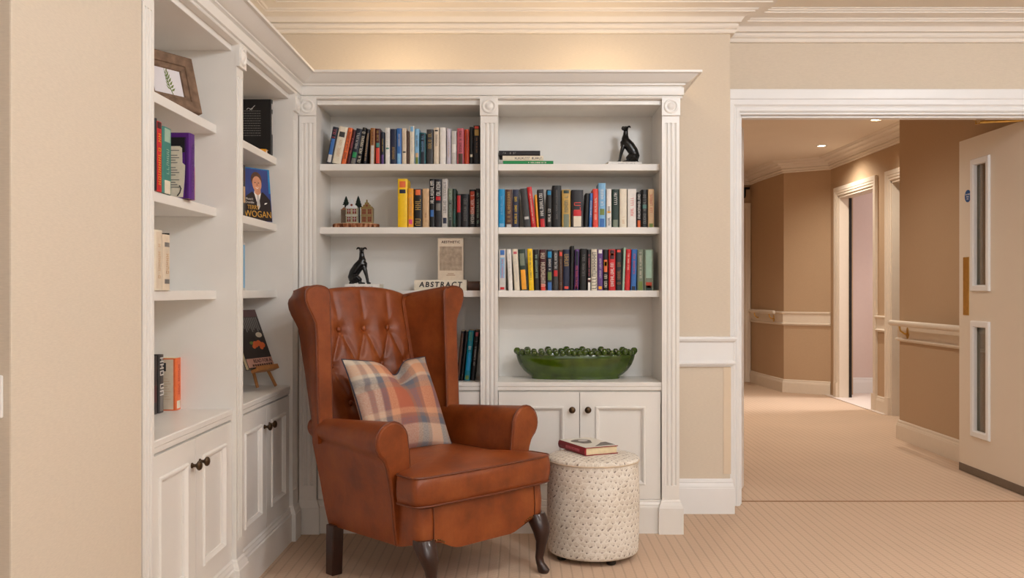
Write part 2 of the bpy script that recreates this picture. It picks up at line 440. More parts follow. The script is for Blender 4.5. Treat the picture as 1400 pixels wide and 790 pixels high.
b = B(); prism(b, [(.775, .965), (.850, .965), (.850, 1.325), (.775, 1.325)], -.003, 0, 'x'); obj('push_plate', b, BRASS, t, 0, bevel=.001)
Mx = facing((-.0005, .79, 1.7015), (0, -1, 0), (0, 0, 1))
b = B(); lathe(b, [(.038, 0), (.038, .002)], 32, M=Mx)
sg = obj('fire_door_sign', b, mat('sign_blue', (16, 84, 148), .4, .5, var=.02), t)
WHITEP = mat('white_print', (236, 236, 236), .6, .3, var=.01)
for s, z, sz in (('Fire door', .011, .0155), ('keep', -.003, .0155), ('shut', -.017, .0155)):
    text_mesh('lettering', s, sz, WHITEP, sg, Mx @ Matrix.Translation((0, z, .0022)))
t2 = thing('door_2', 'narrow white side leaf of the corridor doorway standing open', 'door', (1.18, 5.085, .01), math.atan2(.275, .105)); t2['kind'] = 'structure'
b = B(); box(b, 0, .30, 0, .044, 0, 2.045); obj('leaf', b, TRIMW, t2, 0, bevel=.002)
b = B(); box(b, .299, .3025, .012, .032, .95, 1.1); obj('edge_bolt_plate', b, BRASS, t2, 0)
# closer arm
t = thing('door_closer', 'folding brass closer arm above the open fire door', 'door closer', (2.555, 5.22, 2.068))
b = B(); tube(b, [(-.055, -.14, .012), (-.03, -.08, .0), (0, 0, 0)], .009, 8); obj('arm', b, BRASS, t)
b = B(); tube(b, [(0, 0, 0), (.11, -.028, .0), (.222, -.06, .0)], [.009, .008, .008], 8); obj('arm', b, BRASS, t)
b = B(); lathe(b, [(.013, -.012), (.013, .012)], 16); obj('elbow_pivot', b, BRASS, t)
b = B(); box(b, -.085, -.03, -.16, -.12, -.013, .012); obj('bracket', b, BRASS, t, 0, bevel=.003)

# ------------------------------------------------------------------ the corridor
RX, FX = 2.9, 3.36
P1, P2, P3 = (2.865, 11.25), (2.94, 10.41), (3.36, 10.10)
b = B(); box(b, RX, FX + .16, DW_B, 7.14, 0, CE); struct('wall_corridor_right', b, WALLC, 'tan corridor wall behind the open fire door', 'wall', 0)
DAy0, DAy1, DBy0, DBy1, DH = 8.87, 9.85, 7.50, 8.46, 2.12
b = B(); box(b, FX, FX + .13, 7.14, DBy0, 0, CE); box(b, FX, FX + .13, DBy1, DAy0, 0, CE); box(b, FX, FX + .13, DAy1, 10.4, 0, CE)
box(b, FX, FX + .13, DBy0, DBy1, DH, CE); box(b, FX, FX + .13, DAy0, DAy1, DH, CE)
struct('wall_corridor_side', b, WALLC, 'tan corridor wall holding two side doorways', 'wall', 0)
b = B(); prism(b, [P3, P2, P1, (2.865, 11.6), (3.6, 11.6), (3.6, 10.10)], 0, CE, 'z'); struct('wall_corridor_angle', b, WALLC, 'tan angled wall where the corridor narrows', 'wall', 0)
b = B(); box(b, .85, 3.6, 11.6, 11.75, 0, CE); struct('wall_corridor_end', b, WALLC, 'tan wall at the corridor end', 'wall', 0)
b = B(); box(b, .85, .95, DW_B, 11.75, 0, CE); struct('wall_corridor_left', b, WALLC, 'tan left wall of the corridor', 'wall', 0)
CC = [(o * .75, CE - (CE - z) * .98) for o, z in CP]
b = B(); sweep(b, [(.95, DW_B), (.95, 11.6), (P1[0], 11.6), P1, P2, P3, (FX, 7.14), (RX, 7.14), (RX, DW_B)], CC)
struct('trim_corridor_cornice', b, CORN, 'stepped cornice around the corridor ceiling', 'cornice', 25)
CPAINT = mat('corridor_trim_paint', (226, 214, 198), .4, .4, var=.015)
SKC = [(o, z * .83) for o, z in SK]
b = B(); sweep(b, [P1, P2, P3], SKC); sweep(b, [(P1[0], 11.6), P1], SKC)
struct('baseboard_corridor_angle', b, CPAINT, 'cream skirting along the angled corridor wall', 'skirting', 25)
b = B(); sweep(b, [(FX, 8.79), (FX, 8.54)], [(o * 1.0, z) for o, z in SKC]); struct('baseboard_between_doorways', b, CPAINT, 'short cream skirting between the two side doorways', 'skirting', 25)
b = B(); sweep(b, [(FX, 7.14), (RX, 7.14), (RX, DW_B)], SKC); struct('baseboard_corridor_right', b, CPAINT, 'cream skirting beside the open fire door', 'skirting', 25)
b = B(); sweep(b, [(P1[0], 11.6), P1, P2, P3], DA); struct('trim_dado_angle', b, CPAINT, 'cream dado board on the angled corridor wall', 'dado rail', 25)
b = B(); sweep(b, [(FX, 8.79), (FX, 8.54)], DA); struct('trim_dado_between_doorways', b, CPAINT, 'short cream dado board between side doorways', 'dado rail', 25)
b = B(); sweep(b, [(FX, 7.14), (RX, 7.14), (RX, DW_B)], DA); struct('trim_dado_right', b, CPAINT, 'cream dado board behind the corridor handrail', 'dado rail', 25)

AP2 = [(o * .8, z * .7) for o, z in AP]
Mr = Matrix(((0, 0, -1, FX), (1, 0, 0, 0), (0, 1, 0, 0), (0, 0, 0, 1)))
def side_doorway(name, y0, y1, label):
    bb = upright([(y1, 0), (y1, DH), (y0, DH), (y0, 0)], AP2, Mr)
    # lining
    box(bb, FX - .002, FX + .132, y0 - .001, y0 + .02, 0, DH); box(bb, FX - .002, FX + .132, y1 - .02, y1 + .001, 0, DH); box(bb, FX - .002, FX + .132, y0, y1, DH - .02, DH)
    # plinth blocks
    for yy in (y0 - .085, y1 + .002): box(bb, FX - .030, FX, yy, yy + .083, 0, .16)
    struct(name, bb, CPAINT, label, 'doorway', 25)
side_doorway('door_3_frame', DAy0, DAy1, 'cream moulded frame of the farther side doorway')
side_doorway('door_4_frame', DBy0, DBy1, 'cream moulded frame of the nearer side doorway')
b = B(); box(b, FX + .10, FX + .13, DAy1 - .0245, DAy1 - .02, 0, DH - .02); struct('door_3_seal', b, mat('black_door_seal', (30, 26, 24), .6, .3, var=.05), 'dark seal strip inside the farther side doorway', 'door seal', 0)
# room behind the farther side doorway
b = B(); box(b, FX + .13, 5.6, 10.26, 10.36, 0, CE); box(b, 5.5, 5.6, 8.0, 10.3, 0, CE); box(b, FX + .13, 5.6, 8.55, 8.65, 0, CE); struct('wall_side_room', b, PINKW, 'pale pinkish white wall of the side room', 'wall', 0)
b = B(); box(b, 3.3, 5.6, 8.5, 10.3, .001, .006); struct('floor_side_room', b, mat('pale_vinyl', (226, 214, 206), .5, .4, var=.02), 'pale floor of the side room', 'floor', 0)
b = B(); sweep(b, [(FX + .13, 10.26), (5.5, 10.26)], SK); struct('baseboard_side_room', b, TRIMW, 'white skirting in the side room', 'skirting', 25)
b = B(); box(b, FX + .1, 5.6, 8.5, 10.3, 2.5, 2.55); struct('ceiling_side_room', b, PINKW, 'pale ceiling of the side room', 'ceiling', 0)
b = B(); box(b, FX + .13, 5.0, 7.3, 8.6, 0, .004); struct('floor_second_side_room', b, CARPET, 'carpet beyond the nearer side doorway', 'floor', 0)
b = B(); box(b, 4.4, 4.5, 7.1, 8.6, 0, CE); struct('wall_second_side_room', b, PINKW, 'pale wall beyond the nearer side doorway', 'wall', 0)
# end door
t = thing('door_5', 'cream panelled door at the corridor end with brass hinges', 'door', (2.30, 11.6, 0)); t['kind'] = 'structure'
b = B(); box(b, -.45, .45, -.03, .0, .005, 2.10); obj('leaf', b, CPAINT, t, 0)
b = B(); Me = Matrix(((1, 0, 0, 0), (0, 0, -1, 0), (0, 1, 0, 0), (0, 0, 0, 1)))
sweep(b, [(.47, 0), (.47, 2.12), (-.47, 2.12), (-.47, 0)], [(o * .78, z) for o, z in AP], M=Me); obj('frame', b, CPAINT, t, 25)
for z in (1.74, 1.88, .30):
    b = B(); box(b, .425, .468, -.040, -.03, z - .05, z + .05); obj('hinge', b, BRASS, t, 0)
for zz in ((.12, .82), (.94, 1.98)):
    b = B(); Me2 = Matrix.Translation((0, -.03, 0)) @ Me
    sweep(b, [(.30, zz[0]), (.30, zz[1]), (-.30, zz[1]), (-.30, zz[0])], [(0, 0), (0, .008), (.012, .012), (.025, .008), (.025, 0)], closed=True, M=Me2); obj('panel_moulding', b, CPAINT, t, 25)
# small dark bracket above the end door
t = thing('wall_bracket', 'tiny black bracket on the wall above the end door', 'bracket', (2.79, 11.59, 2.33))
b = B(); box(b, -.07, .06, -.02, .008, .05, .075); obj('arm', b, BLACKC, t, 0)
b = B(); lathe(b, [(.02, -.06), (.03, -.03), (.03, .05)], 12, (-.02, -.02, 0)); obj('lamp_head', b, BLACKC, t)

# handrails
def handrail(label, A, Bp, z, stand, inward, group=None):
    A = Vector((A[0], A[1], z)); Bp = Vector((Bp[0], Bp[1], z)); d = (Bp - A); L = d.length; d.normalize()
    n = Vector((d.y, -d.x, 0)) * inward
    t = thing('handrail', label, 'handrail', A)
    a = n * stand
    bb = B(); tube(bb, [a, a + d * L], .021, 16); obj('rail', bb, CPAINT, t)
    for end in (0, L):
        bb = B(); ball(bb, a + d * end, .021, 12); obj('end_cap', bb, CPAINT, t)
    k = max(2, int(L / 1.0) + 1)
    for i in range(k):
        s = .16 + (L - .32) * i / (k - 1)
        p = d * s
        bb = B(); tube(bb, [p + n * .012 + Vector((0, 0, -.075)), p + n * .035 + Vector((0, 0, -.078)), p + a * .9 + Vector((0, 0, -.055)), p + a + Vector((0, 0, -.02))], .007, 8)
        br = obj('bracket', bb, BRASS, t)
        bb = B(); Mq = facing(p + n * .014 + Vector((0, 0, -.075)), d if inward * 1 > 0 else -d, (0, 0, 1))
        prism(bb, [(0, -.045), (.024, -.012), (.013, .01), (.014, .03), (0, .045), (-.014, .03), (-.013, .01), (-.024, -.012)], -.003, .004, 'z', M=Mq); obj('rosette', bb, BRASS, br)
handrail('round cream handrail on brass brackets behind the open fire door', (RX, 7.12), (RX, 5.35), .885, .075, 1)
handrail('far cream handrail on brass brackets by the end door', (P1[0] + .0, 11.35), (P2[0] - .012, 10.52), .885, .07, 1)

# downlights
LAMP = mat('lit_downlight_glass', (255, 236, 200), .4, .4, emit=(255, 226, 178), estr=25.0)
def downlight(label, x, y):
    t = thing('downlight', label, 'ceiling light', (x, y, CE))
    bb = B(); lathe(bb, [(.036, -.002), (.040, -.008), (.050, -.008), (.056, -.003), (.056, 0), (.036, 0)], 32); obj('trim_ring', bb, TRIMW, t)
    bb = B(); lathe(bb, [(.0, -.0035), (.036, -.0035), (.036, -.001), (.0, -.001)], 32); obj('lamp', bb, LAMP, t)
downlight('recessed downlight nearer the doorway in the corridor ceiling', 2.977, 7.81)
downlight('recessed downlight deeper in the corridor before its angled wall', 2.98, 9.23)

# light switch on the left wall
t = thing('light_switch', 'white switch plate cut by the picture edge on the left wall', 'light switch', (-1.078, 1.88, .917))
b = B(); box(b, -.043, .043, -.009, 0, -.043, .043); obj('plate', b, mat('white_plastic', (238, 236, 232), .35, .5, var=.01), t, 0, bevel=.003)
b = B(); box(b, -.010, .010, -.014, -.008, -.018, .018); obj('rocker', b, MATS['white_plastic'], t, 0, bevel=.002)
# ================================================================== fitted bookcases
PW = .081; SP = .844; DEPTH = .329
SHELF_Z = (1.728, 1.429, 1.130); CTR_Z = .702; OPEN_TOP = 1.996

def pilaster_section(w, t, flutes):
    """plan section (x, y) with fluted front at y = 0, back at y = t"""
    pts = [(-w / 2, t), (-w / 2, 0)]
    if flutes:
        fw = .0125; gap = (w - .014 - flutes * fw) / (flutes + 1)
        x = -w / 2 + .007 + gap
        for k in range(flutes):
            for j in range(7):
                a = math.pi * j / 6
                pts.append((x + fw / 2 - fw / 2 * math.cos(a), .0065 * math.sin(a)))
            x += fw + gap
    pts += [(w / 2, 0), (w / 2, t)]
    return pts

def knob_mesh():
    bb = B()
    Mq = Matrix(((1, 0, 0, 0), (0, 0, -1, 0), (0, 1, 0, 0), (0, 0, 0, 1)))
    lathe(bb, [(.009, 0), (.009, .003), (.0055, .006), (.005, .013), (.009, .017), (.0145, .021), (.0155, .026), (.012, .031), (.005, .0335), (.0, .0338)], 20, M=Mq)
    return bb

def door_mesh(w, h):
    """overlay cupboard door, front at y = 0 facing -y, origin lower left"""
    bb = B(); st = .076; t = .021
    box(bb, 0, st, 0, t, 0, h); box(bb, w - st, w, 0, t, 0, h); box(bb, st, w - st, 0, t, 0, st - .004); box(bb, st, w - st, 0, t, h - st + .004, h)
    box(bb, st - .002, w - st + .002, .010, .018, st - .008, h - st + .008)
    Mq = Matrix(((1, 0, 0, 0), (0, 0, -1, 0), (0, 1, 0, 0), (0, 0, 0, 1)))
    x0, x1, z0, z1 = st, w - st, st - .004, h - st + .004
    sweep(bb, [(x0, z0), (x1, z0), (x1, z1), (x0, z1)], [(-.014, -.010), (-.014, -.004), (-.008, .001), (-.004, .006), (.002, .0065), (.005, .003), (.006, -.001), (.006, -.002), (0, -.002), (0, -.010)], closed=True, M=Mq)
    return bb

def bookcase(label, loc, rotz, corner=None):
    t = thing('fitted_bookcase', label, 'bookcase', loc, rotz)
    P = PAINT
    x0, x1 = -SP - PW / 2, SP + PW / 2
    # carcass: back panel, uprights behind the pilasters, soffit and plinth carcass
    bb = B(); box(bb, x0 + .004, x1 - .004, DEPTH, DEPTH + .008, .0, 2.10); obj('back_panel', bb, P, t, 0)
    for i, x in enumerate((-SP, 0, SP)):
        bb = B(); box(bb, x - PW / 2 + .0005, x + PW / 2 - .0005, .018, DEPTH, 0, 2.10); obj('upright_panel', bb, P, t, 0)
    for x in (-SP / 2, SP / 2):
        a, c = x - SP / 2 + PW / 2, x + SP / 2 - PW / 2
        bb = B(); box(bb, a, c, .018, .040, OPEN_TOP, 2.06); box(bb, a, c, .03, DEPTH, OPEN_TOP + .002, OPEN_TOP + .02); obj('top_rail', bb, P, t, 0, bevel=.0015)
        for z in SHELF_Z:
            bb = B(); box(bb, a, c, .073, DEPTH, z - .0315, z); obj('shelf', bb, P, t, 0, bevel=.002)
        bb = B(); prism(bb, [(DEPTH, CTR_Z), (.016, CTR_Z), (.012, CTR_Z - .003), (.012, CTR_Z - .018), (.015, CTR_Z - .022), (.015, CTR_Z - .036), (.021, CTR_Z - .041), (DEPTH, CTR_Z - .041)], a, c, 'x')
        obj('worktop', bb, P, t, 0)
        bb = B(); box(bb, a, c, .045, DEPTH, .12, .165); obj('cupboard_floor', bb, P, t, 0)
        bb = B(); box(bb, a, c, .032, .05, .60, CTR_Z - .041); obj('cupboard_rail', bb, P, t, 0)
        w = (c - a - .008) / 2; hh = .656 - .156
        for k in (0, 1):
            d = obj('cupboard_door', door_mesh(w - .0015, hh), P, t, 25); d.location = (a + .0035 + k * (w + .0015), .016, .1565)
            kx = (w - .036) if k == 0 else .036
            kn = obj('knob', knob_mesh(), BRONZE, d, 40); kn.location = (kx, 0, .575 - .1565)
        # plinth board with moulded top
        bb = B(); prism(bb, [(.05, 0), (.001, 0), (.001, .122), (.006, .126), (.006, .134), (.011, .144), (.011, .150), (.018, .1545), (.05, .1545)], a, c, 'x'); obj('plinth', bb, P, t, 0)
    for i, x in enumerate((-SP, 0, SP)):
        bb = B()
        prism(bb, pilaster_section(PW, .018, 0), .15, .223, 'z', M=Matrix.Translation((x, 0, 0)))
        prism(bb, pilaster_section(PW, .018, 3), .223, 1.909, 'z', M=Matrix.Translation((x, 0, 0)))
        prism(bb, pilaster_section(PW, .018, 0), 1.909, 2.03, 'z', M=Matrix.Translation((x, 0, 0)))
        pl = obj('pilaster', bb, P, t, 25)
        e = .017
        xa, xb = x - PW / 2 - e, x + PW / 2 + e
        if corner == i: xb = x + PW / 2 + .001
        if corner == 'L' and i == 0: xa = x - PW / 2
        bb = B()
        for (o, za, zb) in ((e, 0, .120),):
            box(bb, xa, xb, -o, .018, za, zb)
        pr = [(e, .120), (e - .003, .124), (e - .004, .132), (e - .010, .142), (e - .011, .150), (e - .015, .156), (0, .157)]
        rings = [[(xa + (e - o) if not (corner == 'L' and i == 0) else xa, -o, z), (xb - (e - o) if corner != i else xb, -o, z), (xb - (e - o) if corner != i else xb, .018, z), (xa + (e - o) if not (corner == 'L' and i == 0) else xa, .018, z)] for o, z in pr]
        loft(bb, rings); obj('plinth_block', bb, P, pl, 25)
        bb = B(); s = .0425
        box(bb, x - s, x + s, -.012, .002, 1.942, 2.03)
        Mq = Matrix(((1, 0, 0, x), (0, 0, -1, -.0118), (0, 1, 0, 1.984), (0, 0, 0, 1)))
        lathe(bb, [(.034, 0), (.034, .003), (.030, .006), (.026, .006), (.022, .001), (.018, .001), (.015, .005), (.008, .008), (0, .008)], 28, M=Mq)
        obj('rosette_block', bb, P, pl, 30)
    return t

bk = bookcase('cream fitted bookcase facing the camera behind the armchair', (-.1402, 4.352, 0), 0, corner='L')
lk = bookcase('cream fitted bookcase along the left wall seen side-on', (-1.023, 3.4265, 0), math.pi / 2, corner=2)
# corner filler between the two units
b = B(); box(b, SP + PW / 2, SP + PW / 2 + .0375, .004, .05, 0, 2.05); obj('corner_filler', b, PAINT, lk, 0)
# crown moulding across both units, with its dust board
BC = [(-.03, 2.018), (.004, 2.018), (.010, 2.020), (.013, 2.026), (.010, 2.031), (.006, 2.033), (.0165, 2.035), (.0175, 2.038), (.0175, 2.068), (.0165, 2.070), (.010, 2.071), (.012, 2.076), (.018, 2.079), (.023, 2.081), (.023, 2.087),
      (.030, 2.0885), (.038, 2.093), (.052, 2.103), (.066, 2.115), (.076, 2.1235), (.080, 2.1245), (.0885, 2.1245), (.0890, 2.126), (.0890, 2.135), (-.03, 2.135)]
t = thing('crown_moulding', 'cream crown moulding running along the top of both bookcases', 'moulding', (-1.023, 4.352, 2.018))
b = B(); sweep(b, [(-1.023, 2.54), (-1.023, 4.352), (.745, 4.352), (.745, 4.742)], BC, M=Matrix.Translation((1.023, -4.352, -2.018))); obj('moulding', b, PAINT, t, 22)
b = B(); Mq = Matrix.Translation((1.023, -4.352, -2.018)); box(b, -1.03, .74, 4.38, 4.74, 2.118, 2.130, Mq); box(b, -1.355, -1.03, 2.54, 4.74, 2.118, 2.130, Mq); obj('top_board', b, PAINT, t, 0)
# ================================================================== the wing armchair
CH = thing('wing_armchair', 'tan leather wing armchair with buttoned back and dark cabriole legs', 'armchair', (-.3076, 3.751, 0), R(45))
# local frame: x across the chair (viewer's right positive), y towards its back, z up; v = -y is forward
def sm(a, b, x):
    t = max(0, min(1, (x - a) / (b - a))); return t * t * (3 - 2 * t)

def round_poly(pts, rad, n=6):
    out = []
    N = len(pts)
    for i in range(N):
        p0, p1, p2 = Vector(pts[i - 1]), Vector(pts[i]), Vector(pts[(i + 1) % N])
        r = rad[i] if hasattr(rad, '__len__') else rad
        if r <= 0: out.append(tuple(p1)); continue
        a = (p0 - p1); c = (p2 - p1); r = min(r, a.length * .45, c.length * .45)
        A = p1 + a.normalized() * r; C = p1 + c.normalized() * r
        for k in range(n + 1):
            s = k / n
            out.append(tuple(A * (1 - s) ** 2 + p1 * 2 * s * (1 - s) + C * s * s))
    return out

def densify(poly, step):
    out = []
    for i, p in enumerate(poly):
        q = poly[(i + 1) % len(poly)]
        p, q = Vector(p), Vector(q); n = max(1, int((q - p).length / step))
        for k in range(n): out.append(tuple(p.lerp(q, k / n)))
    return out

# --- seat frame with a shaped front apron
plan = densify(round_poly([(-.30, .30), (-.325, -.255), (.325, -.255), (.30, .30)], [.02, .05, .05, .02]), .02)
def zb(x, y):
    front = sm(.12, .235, -y)
    bump = .036 * sm(.255, .13, abs(x)) - .006 * math.exp(-((abs(x) - .235) / .02) ** 2)
    side = .190
    return side + front * (.214 - .190 - bump)
b = B()
rings = [[(x, y, zb(x, y) + 0) for x, y in plan], [(x * 1.008, y * 1.008, zb(x, y) + .012) for x, y in plan], [(x * 1.012, y * 1.015, .28) for x, y in plan], [(x * 1.0, y, .345) for x, y in plan], [(x * .9, y * .9, .352) for x, y in plan]]
loft(b, rings); sf = obj('seat_frame', b, LEATHER, CH, 40)
for s in (-1, 1):
    b = B(); tube(b, [(s * .262, -.2595, .217), (s * .262, -.262, .28), (s * .262, -.258, .345)], .0022, 6); obj('seam', b, PIPING, sf)
    # nail heads over the front legs
    b = B()
    for k in range(12):
        u = -.315 + k * .0095
        x = s * abs(u); y = -.2575 if abs(u) < .305 else -.25
        ball(b, (x, y - .001, zb(x, -.255) + .007), .0036, 8)
    obj('nail_heads', b, BRASS if False else mat('aged_brass_nail', (120, 86, 50), .35, .5, metal=.9, var=.1), sf)

# --- seat cushion
T = [(-.262, .40), (-.262, -.135), (-.347, -.145), (-.350, -.262), (-.30, -.278), (0, -.286), (.30, -.278), (.350, -.262), (.347, -.145), (.262, -.135), (.262, .40)]
To = densify(round_poly(T, [.05, .012, .02, .035, .1, 0, .1, .035, .02, .012, .05]), .015)
cx, cy = 0.0, -.02
def ring(sc, z, off=0.0):
    out = []
    for x, y in To:
        dx, dy = x - cx, y - cy; L = math.hypot(dx, dy)
        f = sc * (1 + off / L)
        out.append((cx + dx * f, cy + dy * f, z))
    return out
def crown(s): return .462 + .026 * (1 - s ** 2.2)
zl, zt = .357, .462
rings = [ring(.2, zl - .004), ring(.9, zl - .004), ring(1, zl - .001, -.006), ring(1, zl + .004), ring(1, zl + .03, .006), ring(1, .41, .008), ring(1, zt - .03, .006), ring(1, zt - .004), ring(1, zt + .001, -.006)]
rings += [ring(s, crown(s)) for s in (.96, .92, .86, .78, .68, .56, .42, .26, .1)]
b = B(); loft(b, rings); sc_ = obj('seat_cushion', b, LEATHER, CH, 50)
for z in (zl + .001, zt - .0005):
    b = B(); tube(b, [(x, y, zz) for x, y, zz in ring(1, z, .001)], .0042, 8, closed=True); obj('piping', b, PIPING, sc_)

# --- arms: a scroll section carried backwards
def arm_section(s, t):
    """t = 0 at the front, 1 at the rear; returns (x, z) outline"""
    zc = .576 - .004 * t; r = .073 - .033 * t; xc = .346 - .022 * t
    pts = [(.262, .20), (.262, .46), (.268, .53)]
    for k in range(15):
        a = math.pi * 1.02 - (math.pi * 1.32) * k / 14
        pts.append((xc + r * math.cos(a), zc + r * math.sin(a)))
    FR = [(.380, .506), (.368, .476), (.358, .426), (.346, .36), (.337, .27), (.327, .200), (.322, .192), (.27, .192)]
    RE = [(.350, .515), (.3475, .480), (.343, .426), (.338, .36), (.334, .27), (.327, .200), (.322, .192), (.27, .192)]
    pts += [(a[0] + (c[0] - a[0]) * t, a[1] + (c[1] - a[1]) * t) for a, c in zip(FR, RE)]
    return [(s * x, z) for x, z in pts]
def rear_y(z): return .318 + (z - .18) * .25
for s in (-1, 1):
    rings = []
    for k in range(13):
        t = k / 12
        sec = arm_section(s, t)
        rings.append([(x, -.118 + (rear_y(z) - .004 + .118) * t, z) for x, z in sec])
    b = B(); loft(b, rings); a = obj('arm', b, LEATHER, CH, 50)
    sec = arm_section(s, 0)
    cxm, czm = s * .33, .45
    def inset(p, d):
        x, z = p; v = Vector((x - cxm, z - (czm if z < .5 else .576))); L = max(v.length, 1e-4)
        return (x - v.x / L * d, z - v.y / L * d)
    b = B(); loft(b, [[(x, -.116, z) for x, z in sec], [(x, -.126, z) for x, z in [inset(p, .002) for p in sec]], [(x, -.131, z) for x, z in [inset(p, .008) for p in sec]]])
    fp = obj('front_panel', b, LEATHER, a, 40)
    b = B(); tube(b, [(x, -.121, z) for x, z in sec[1:-1]], .0042, 8); obj('piping', b, PIPING, a)

# --- buttoned back
def vfront(z): return .5427 - (.962 - z) * .29
BTN = [(-.13, .962), (0, .962), (.13, .962), (-.195, .807), (-.065, .807), (.065, .807), (.195, .807), (-.13, .652), (0, .652), (.13, .652)]
SEG = []
for i, p in enumerate(BTN):
    for q in BTN[i + 1:]:
        if abs(abs(p[0] - q[0]) - .065) < .002 and abs(abs(p[1] - q[1]) - .155) < .002: SEG.append((p, q))
for x in (-.13, 0, .13): SEG.append(((x, .962), (x * 1.12, 1.15)))
SEG += [((-.195, .807), (-.27, .93)), ((.195, .807), (.27, .93)), ((-.195, .807), (-.27, .70)), ((.195, .807), (.27, .70))]
def segd(x, z, p, q):
    dx, dz = q[0] - p[0], q[1] - p[1]; L2 = dx * dx + dz * dz
    t = max(0, min(1, ((x - p[0]) * dx + (z - p[1]) * dz) / L2))
    return math.hypot(x - p[0] - t * dx, z - p[1] - t * dz), t
def tuft(x, z):
    d = 0
    for p in BTN:
        r = math.hypot(x - p[0], (z - p[1]))
        d = max(d, .032 * math.exp(-(r / .030) ** 1.3))
    for k, (p, q) in enumerate(SEG):
        ds, t = segd(x, z, p, q)
        amp = .017 if k < len(SEG) - 7 else .011 * (1 - .6 * t)
        d = max(d, amp * math.exp(-(ds / .014) ** 1.2))
    return d
HALF = .272
def ztop(x): return 1.147 - .040 * abs(x / HALF) ** 2.6
NU = 96; rings = []
for i in range(NU + 1):
    x = -HALF + 2 * HALF * i / NU
    zt_ = ztop(x); r = .036
    sec = []
    for k in range(90):
        z = .43 + (zt_ - r - .43) * k / 89
        puff = .030 * (1 - (abs(x) / HALF) ** 4)
        y = vfront(z) - puff + tuft(x, z)
        sec.append((x, y, z))
    yb0 = vfront(zt_ - r); yr = rear_y(1.1) + .048
    y_s = sec[-1][1]
    for k in range(1, 9):
        a = math.pi * k / 9
        yc = (y_s + yr) / 2; hw = (yr - y_s) / 2
        sec.append((x, yc - hw * math.cos(a), zt_ - r + r * math.sin(a)))
    xs = 1 + .20 * 1
    for z in (zt_ - r, .9, .7, .5, .35, .2):
        sec.append((x * 1.15, rear_y(z) + (.048 if z > .8 else .048 * (z - .2) / .6), z))
    rings.append(sec)
b = B(); loft(b, rings); bk_ = obj('backrest', b, LEATHER, CH, 60)
for (x, z) in BTN:
    b = B(); y = vfront(z) - .030 * (1 - (abs(x) / HALF) ** 4) + tuft(x, z)
    ball(b, (x, y - .009, z), .0125, 16, (1, .66, 1)); obj('button', b, LEATHER, bk_)

# --- wings
ZF, ZB = 1.149, 1.108
def wing_ring(s, z, t_in=0.0):
    """corner points of the wing in plan at height parameter z (front height), inset by t_in near the top"""
    e = sm(.98, 1.10, z)
    xi = .302; xo = .370 + .046 * e + .008 * sm(.75, .62, z) * 0
    yf = .330 + (z - .617) * .043
    fr = (z - .52) / (ZF - .52)
    zb_ = .52 + fr * (ZB - .52)
    yb_in = vfront(zb_) + .03
    yb_out = rear_y(zb_) + .010
    xbi, xbo = .225, .333 + .037 * e
    P = [(xi + t_in, yf + t_in, z), (xo - t_in, yf + t_in, z), (xo + .004 - t_in, yf + .03, z - .002), ((xo + xbo) / 2 + .010, (yf + yb_out) / 2, (z + zb_) / 2), (xbo - t_in, yb_out - t_in, zb_), (xbi + t_in, yb_out - t_in, zb_), (xbi + t_in, yb_in, zb_), ((xi + xbi) / 2 + .004 + t_in, (yf + yb_in) / 2, (z + zb_) / 2 + .002), (xi + .002 + t_in, yf + .03, z - .001)]
    return [(s * x, y, zz) for x, y, zz in P]
WZ = [.52, .60, .68, .76, .84, .90, .96, 1.0, 1.03, 1.06, 1.09, 1.115]
for s in (-1, 1):
    rings = [wing_ring(s, z) for z in WZ]
    rings += [wing_ring(s, 1.132, .004), wing_ring(s, 1.143, .011), wing_ring(s, ZF, .022)]
    b = B(); loft(b, rings); w = obj('wing', b, LEATHER, CH, 45)
    # front panel outline of the wing
    inn = [wing_ring(s, z)[0] for z in WZ[1:]]; outr = [wing_ring(s, z)[1] for z in WZ[1:]]
    topc = []
    a0, a1 = Vector(inn[-1]), Vector(outr[-1])
    for k in range(1, 10):
        a = math.pi * k / 10
        m_ = (a0 + a1) / 2; hw = (a1 - a0) / 2
        topc.append(m_ - hw * math.cos(a) + Vector((0, 0, .034 * math.sin(a) ** .8)))
    ol = [Vector(p) for p in inn] + topc + [Vector(p) for p in reversed(outr)]
    cen = sum(ol, Vector()) / len(ol)
    def shr(p, d):
        q = p.copy(); q.x += d if (s * (cen.x - p.x) > 0) == (s > 0) else -d
        return q
    b = B()
    loft(b, [[p + Vector((0, .004, 0)) for p in ol], [p + Vector((0, -.005, 0)) for p in ol], [shr(p, .006) + Vector((0, -.011, -.003 if p.z > 1.1 else 0)) for p in ol]])
    obj('front_panel', b, LEATHER, w, 40)
    b = B(); tube(b, [p + Vector((0, -.003, 0)) for p in ol], .0042, 8); obj('piping', b, PIPING, w)

# --- legs
def cabriole(s):
    bb = B(); DY = -.030
    C = [(.290, -.226, .232, .038, .036), (.291, -.232, .215, .040, .039), (.292, -.240, .190, .038, .037), (.291, -.244, .160, .032, .032), (.287, -.240, .125, .024, .024), (.283, -.234, .090, .019, .019), (.280, -.230, .060, .0165, .0165), (.281, -.234, .040, .017, .018), (.284, -.242, .026, .020, .023), (.286, -.248, .014, .022, .027), (.286, -.248, .006, .020, .025), (.286, -.248, 0.0, .016, .020)]
    rings = []
    for x, y, z, rx, ry in C:
        rg = []
        for k in range(20):
            a = 2 * math.pi * k / 20
            c_, s_ = math.cos(a), math.sin(a)
            p = 2.6 if z > .15 else 2.0
            rr = (abs(c_) ** p + abs(s_) ** p) ** (-1 / p)
            rg.append((s * (x + rx * rr * c_), y + DY * sm(.24, .10, z) * 1.0 - .008 + ry * rr * s_, z))
        rings.append(rg)
    loft(bb, rings); return bb
